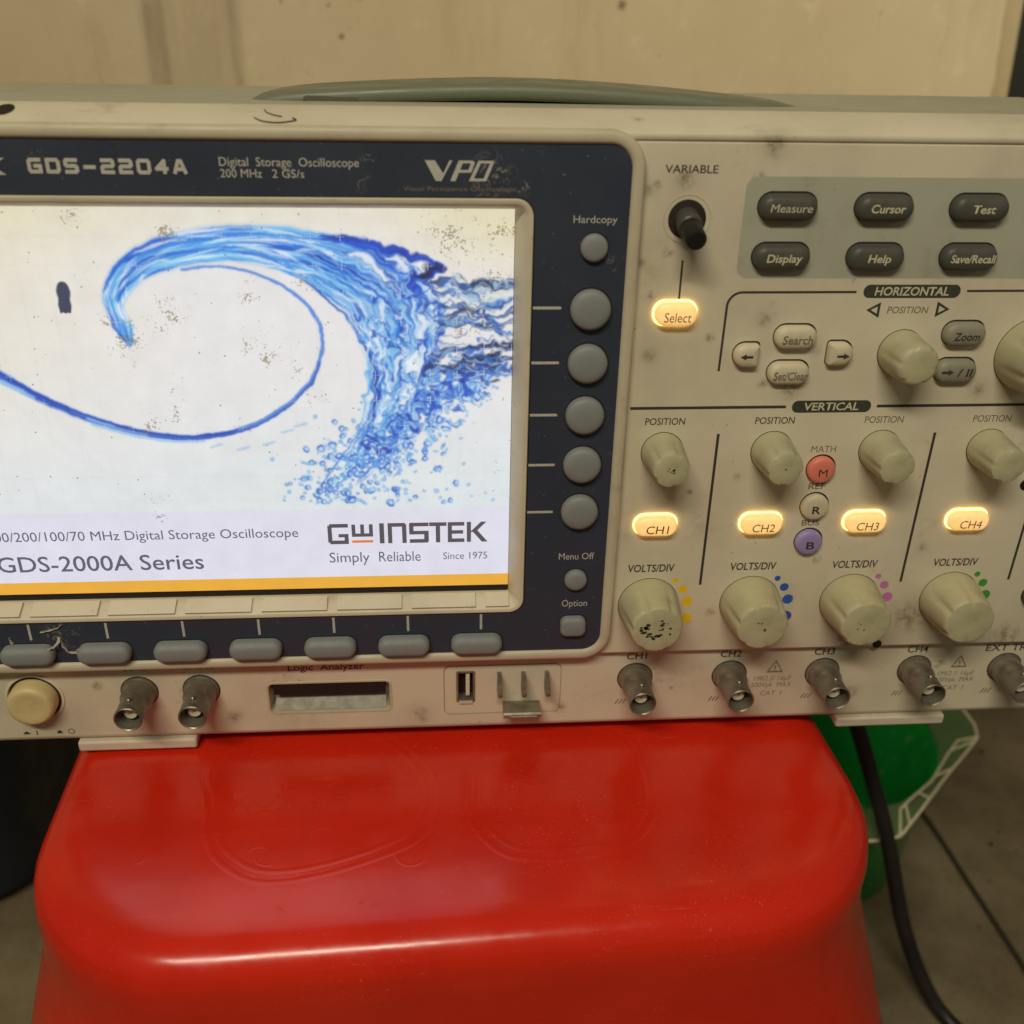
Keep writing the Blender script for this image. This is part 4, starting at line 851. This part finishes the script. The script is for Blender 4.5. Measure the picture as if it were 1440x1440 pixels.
# --- knobs
def knob(name, x, z, prof_, seg, nf, depth, phase, label=None, mark=None):
    me = mesh(name, *lathe(prof_, seg, (nf, depth, phase)), smooth=40); o = put(name, me, MAT['knob'], OS, (x, 0, z))
    r0 = prof_[1][0]; put('knob_contact_shade', mesh('knob_contact_shade', *lathe([(r0 + 0.12, -0.02), (r0 - 1, -0.03)], 40)), MAT['well'], o)  # dark ring painting the contact shadow at the knob's base
    if label: o['label'] = label
    return o
pp = [(6.6, 0.1), (6.7, -1.0), (6.55, -3.0), (6.2, -7.0), (5.9, -11.0), (5.65, -13.4), (5.4, -14.1), (4.9, -14.35), (2.0, -14.4)]
pd = [0, 0, 0.1, 0.35, 0.5, 0.5, 0.4, 0.15, 0]
posk = [knob('position_knob', x, 106.0, pp, 72, 5, pd, ph) for x, ph in ((47.8, 0.4), (82.9, 1.5), (118.0, 2.6), (153.6, 3.6))]
vp = [(10.2, 0.1), (10.3, -1.2), (10.0, -4.0), (9.4, -9.0), (8.8, -14.0), (8.5, -15.1), (8.2, -15.5), (7.6, -15.7), (3.0, -15.5)]
vd = [0, 0, 0.1, 0.5, 0.9, 0.8, 0.45, 0.1, 0]
vk = [knob('volts_knob', x, 49.6, vp, 96, 6, vd, ph) for x, ph in ((47.9, 0.3), (83.0, 1.2), (118.0, 2.0), (153.5, 2.9))]
hp_ = [(7.0, 0.1), (7.1, -1.0), (7.0, -3.0), (6.8, -7.0), (6.5, -10.5), (6.2, -12.5), (5.6, -13.3), (4.6, -13.6), (2, -13.7)]
knob('horizontal_position_knob', 118.4, 138.2, hp_, 72, 6, pd, 0.9)
knob('time_knob', 160.0, 137.4, [(11.4, 0.1), (11.5, -1.2), (11.2, -4), (10.6, -9), (10.0, -13.5), (9.4, -15), (8.6, -15.6), (7, -15.8), (3, -15.8)], 96, 7, vd, 1.1)
# paint left in the worn caps
chips = random.Random(11)
def chip(parent, n, r, y, mat, rr_=(0.25, 0.9)):
    v_, f_ = [], []
    for _ in range(n):
        a, d = chips.uniform(0, 6.28), r * math.sqrt(chips.random()); cx, cz = d * math.cos(a), d * math.sin(a) * 0.7; s_ = chips.uniform(*rr_); m_ = chips.randint(5, 7)
        v_, f_ = join((v_, f_), poly([(cx + s_ * chips.uniform(0.5, 1.3) * math.cos(2 * math.pi * q / m_), cz + s_ * chips.uniform(0.4, 1.0) * math.sin(2 * math.pi * q / m_)) for q in range(m_)], y))
    put('worn_paint', mesh('worn_paint', v_, f_, 0), mat, parent)
chip(vk[0], 26, 5.6, -15.72, MAT['ink']); vk[0]['label'] = 'knob with black flecks of worn paint on its cap'
chip(vk[1], 5, 3.0, -15.72, MAT['inkfaint'], (0.2, 0.6)); chip(posk[0], 5, 1.6, -14.46, MAT['ink'], (0.2, 0.6)); chip(posk[1], 1, 0.4, -14.46, MAT['ink'], (0.4, 0.5)); chip(vk[2], 4, 4, -15.72, MAT['inkfaint'], (0.2, 0.5))

# --- lower strip: connectors, power key, slots
bnc_me = mesh('bnc_connector', *lathe([(6.6, 0.1), (6.6, -0.6), (5.9, -0.9), (5.85, -5.4), (5.6, -6.2), (5.2, -7.2), (5.0, -8.2), (5.0, -15.0), (5.15, -15.4), (5.1, -16.0), (4.75, -16.3), (4.45, -16.0), (4.35, -8.0), (2.2, -7.6)], 32), smooth=40)
pin_me = mesh('centre_contact', *lathe([(2.5, -7.5), (2.5, -12.2), (2.2, -12.6), (0.8, -12.7), (0.7, -11.0), (0.2, -10.9)], 20)); lug_me = mesh('bayonet_lug', *lathe([(0.95, -4.8), (0.95, -6.0), (0.7, -6.3)], 12))
well_me = mesh('connector_recess', *lathe([(7.0, -0.02), (6.2, -0.03)], 28))
pinM = flat('cream_insulator', (206, 200, 178), 0.5)
for x in (46.4, 80.7, 115.0, 149.4, 183.5, -126.2, -105.3):
    o = put('bnc_connector', bnc_me, MAT['metal'], OS, (x, 3, 17.0)); o.scale = (0.92, 0.95, 0.92)
    put('centre_contact', pin_me, pinM, o); put('connector_recess', well_me, MAT['well'], o)
    for s_ in (0, math.pi): put('bayonet_lug', lug_me, MAT['metal'], o, (0, -11.8, 0), (R(90), 0, s_) if False else (R(-90) if s_ == 0 else R(90), 0, 0))
YL = 2.98
for s, x0, x1, z in (('CH1', 42.9, 50.2, 25.0), ('CH2', 76.6, 84.1, 24.9), ('CH3', 110.8, 118.3, 24.8), ('CH4', 145.2, 152.9, 24.7), ('EXT TRIG', 174.5, 194.5, 24.4)): text(s, x0, x1, z, z + 2.7, YL, MAT['ink'], HS, 0.015, 0.05)
for dx in (0, 68.7):
    tri(97.3 + dx, 19.9, 3.1, 1, YL, 'inkfaint', True); text('!', 97.0 + dx, 97.6 + dx, 18.2, 20.6, YL, MAT['inkfaint'], HS)
    text('1M\u03a9 // 16pF', 90.1 + dx, 103.9 + dx, 14.0, 16.0, YL, MAT['inkfaint'], HS, 0.0, 0.1); text('300Vpk  MAX', 89.4 + dx, 104.3 + dx, 11.2, 13.2, YL, MAT['inkfaint'], HS, 0.0, 0.1); text('CAT  I', 93.2 + dx, 101.1 + dx, 7.4, 9.4, YL, MAT['inkfaint'], HS, 0.0, 0.1)
for x in (46.4, 80.7, 115.0, 149.4, 183.5):
    for k in range(3):
        put('earth_mark', mesh('earth_mark', *poly([(x - 6.6 + 1.3 * k, 5.6), (x - 6.2 + 1.3 * k, 5.6), (x - 5.0 + 1.3 * k, 7.8), (x - 5.4 + 1.3 * k, 7.8)], YL), 0), MAT['ink'], HS)
text('Logic  Analyzer', -75.2, -49.2, 24.0, 26.6, YL, MAT['ink'], HS, 0.01)
text('DEMO', -130.5, -122.5, 25.6, 27.8, YL, MAT['inkfaint'], HS); text('GO/NO GO', -111, -100, 25.6, 27.8, YL, MAT['inkfaint'], HS)
PW = put('power_key', mesh('power_key', *lathe([(7.9, 2), (7.9, -3.4), (7.7, -4.6), (7.2, -5.5), (6.3, -5.9), (4.6, -5.6), (2.5, -5.4)], 48), smooth=50), MAT['power'], OS, (-161.4, 3, 15.6)); PW['label'] = 'round yellowed power key'
put('key_gap_shade', mesh('key_gap_shade', *lathe([(8.7, -0.03), (7.7, -0.04)], 40)), MAT['well'], PW); put('key_surround', mesh('key_surround', *lathe([(9.9, 0.05), (9.7, -0.4), (9.0, -0.5), (8.7, 0.0)], 48, cap=False)), MAT['housing'], PW)
bars([(-168.2, 0.0, -166.0, 0.7), (-167.6, 0.7, -166.6, 1.2), (-163.8, -0.4, -163.4, 1.6), (-156.8, 0.0, -155.0, 0.8), (-156.4, 0.8, -155.4, 1.4)], 'power_mark', MAT['ink'], HS, YL)
put('power_mark', mesh('power_mark', *lathe([(1.15, 0), (0.85, 0)], 20, cap=False), smooth=0), MAT['ink'], HS, (-151.9, YL, 0.8))
# logic analyser slot
sw, sh_, scx, scz = 42.0, 12.4, -61.6, 12.4
SL = put('logic_slot', mesh('logic_slot', *shift(loft([[(a, 3.1, b) for a, b in rr(sw + 1.6, sh_ + 1.6, 2.6, 6)], [(a, 2.75, b) for a, b in rr(sw + 1.2, sh_ + 1.2, 2.4, 6)], [(a, 2.75, b) for a, b in rr(sw, sh_, 1.8, 6)], [(a, 8.5, b) for a, b in rr(sw - 2.5, sh_ - 1.5, 1.2, 6)]], False, True), (scx, 0, scz))), MAT['bezel'], OS)
put('slot_opening', mesh('slot_opening', *box(scx - 19.4, scx + 19.4, 3.5, 8.45, 13.6, 17.9)), MAT['black'], SL)
put('slot_ramp', mesh('slot_ramp', [(scx - 19.6, 3.6, 6.6), (scx + 19.6, 3.6, 6.6), (scx + 19.2, 8.3, 11.6), (scx - 19.2, 8.3, 11.6)], [(0, 1, 2, 3)], 0), MAT['keymid'], SL)
# probe / usb plate
PL = put('probe_plate', mesh('probe_plate', *shift(loft([[(a, 3.0, b) for a, b in rr(41.6, 21.0, 2.2, 5)], [(a, 2.8, b) for a, b in rr(41.4, 20.8, 2.2, 5)], [(a, 2.8, b) for a, b in rr(41.2, 20.6, 2.1, 5)]], False, False), (-0.9, 0, 13.7)), smooth=0), MAT['inkfaint'], OS)
US = put('usb_port', mesh('usb_port', *loft([[(-14.0 + a, 2.6, 15.4 + b) for a, b in rr(6.6, 13.4, 0.6, 4)], [(-14.0 + a, 2.5, 15.4 + b) for a, b in rr(5.2, 12.0, 0.4, 4)], [(-14.0 + a, 9, 15.4 + b) for a, b in rr(5.0, 11.8, 0.4, 4)]], False, True), smooth=30), MAT['metal'], OS)
put('usb_cavity', mesh('usb_cavity', *box(-16.3, -11.7, 7.0, 8.9, 9.8, 21.0)), MAT['black'], US)
put('usb_tongue', mesh('usb_tongue', *box(-13.9, -12.6, 3.2, 8.0, 11.2, 20.6)), pinM, US); put('usb_lip', mesh('usb_lip', *box(-16.4, -11.6, 2.2, 3.4, 8.2, 9.4)), MAT['bezel'], US)
for x in (-2.2, 6.3, 14.6):
    pr = [(3, 13.6), (-1.5, 13.9), (-4.2, 15.2), (-4.6, 17.2), (-3.8, 19.4), (-1.0, 20.8), (3, 21.2)]
    v_ = [(x - 0.7, y, z) for y, z in pr] + [(x + 0.7, y, z) for y, z in pr]; n_ = len(pr); f_ = [tuple(range(n_)), tuple(range(n_, 2 * n_))] + [(i, (i + 1) % n_, n_ + (i + 1) % n_, n_ + i) for i in range(n_)]
    o = put('probe_terminal', mesh('probe_terminal', v_, f_, 30), MAT['metal'], OS); put('terminal_rivet', mesh('terminal_rivet', *lathe([(0.8, 0), (0.7, -0.5), (0.3, -0.7)], 12)), MAT['metal'], o, (x, -4.5, 16.6))
pr = [(3.0, 6.0), (-3.6, 5.8), (-4.2, 6.3), (-4.2, 7.6), (-3.6, 8.1), (3.0, 8.3)]
v_ = [(-0.8, y, z) for y, z in pr] + [(12.4, y, z) for y, z in pr]; n_ = len(pr); f_ = [tuple(range(n_)), tuple(range(n_, 2 * n_))] + [(i, (i + 1) % n_, n_ + (i + 1) % n_, n_ + i) for i in range(n_)]
GT = put('ground_terminal', mesh('ground_terminal', v_, f_, 20), MAT['metal'], OS); put('terminal_slot', mesh('terminal_slot', *box(1.8, 11.0, -4.28, -4.1, 6.7, 7.1)), MAT['inkpale'], GT)
for k in range(3): put('earth_mark', mesh('earth_mark', *poly([(3.0 + 1.7 * k, 1.4), (3.4 + 1.7 * k, 1.4), (4.4 + 1.7 * k, 3.0), (4.0 + 1.7 * k, 3.0)], YL), 0), MAT['ink'], HS)
# feet
for x0, x1 in ((-150.3, -109.4), (123.5, 165.0)):
    o = put('foot', mesh('foot', *box(x0, x1, 1.5, 30, -7.4, -3.3)), MAT['foot'], OS); bv = o.modifiers.new('round', 'BEVEL'); bv.width = 0.0008; bv.segments = 2
    put('foot_pad', mesh('foot_pad', *box(x0 + 3, x1 - 3, 5, 26, -8.5, -7.3)), MAT['black'], o)
# marks on the top edge
put('screw_plug', mesh('screw_plug', *loft([[(-135.3 + 2.6 * math.cos(a), 9 + 4.0 * math.sin(a), 203.15 + 0.25 * 4.0 * math.sin(a)) for a in [2 * math.pi * i / 20 for i in range(20)]]])), MAT['well'], HS)
def hair(p, r=0.16): put('stray_hair', mesh('stray_hair', *tube(spline(p, 6), r, 5)), MAT['black'], HS)
zt = lambda y: 200.9 + (y / 15) * 3.7 + 0.15
hair([(-67.6, 11, zt(11)), (-66.9, 9, zt(9)), (-64.7, 7, zt(7)), (-62.5, 6, zt(6))]); hair([(-69.6, 5, zt(5)), (-67.1, 2.5, zt(2.5)), (-62.8, 1.6, zt(1.6)), (-58.6, 3.4, zt(3.4)), (-59.6, 5, zt(5))])
make_texts()
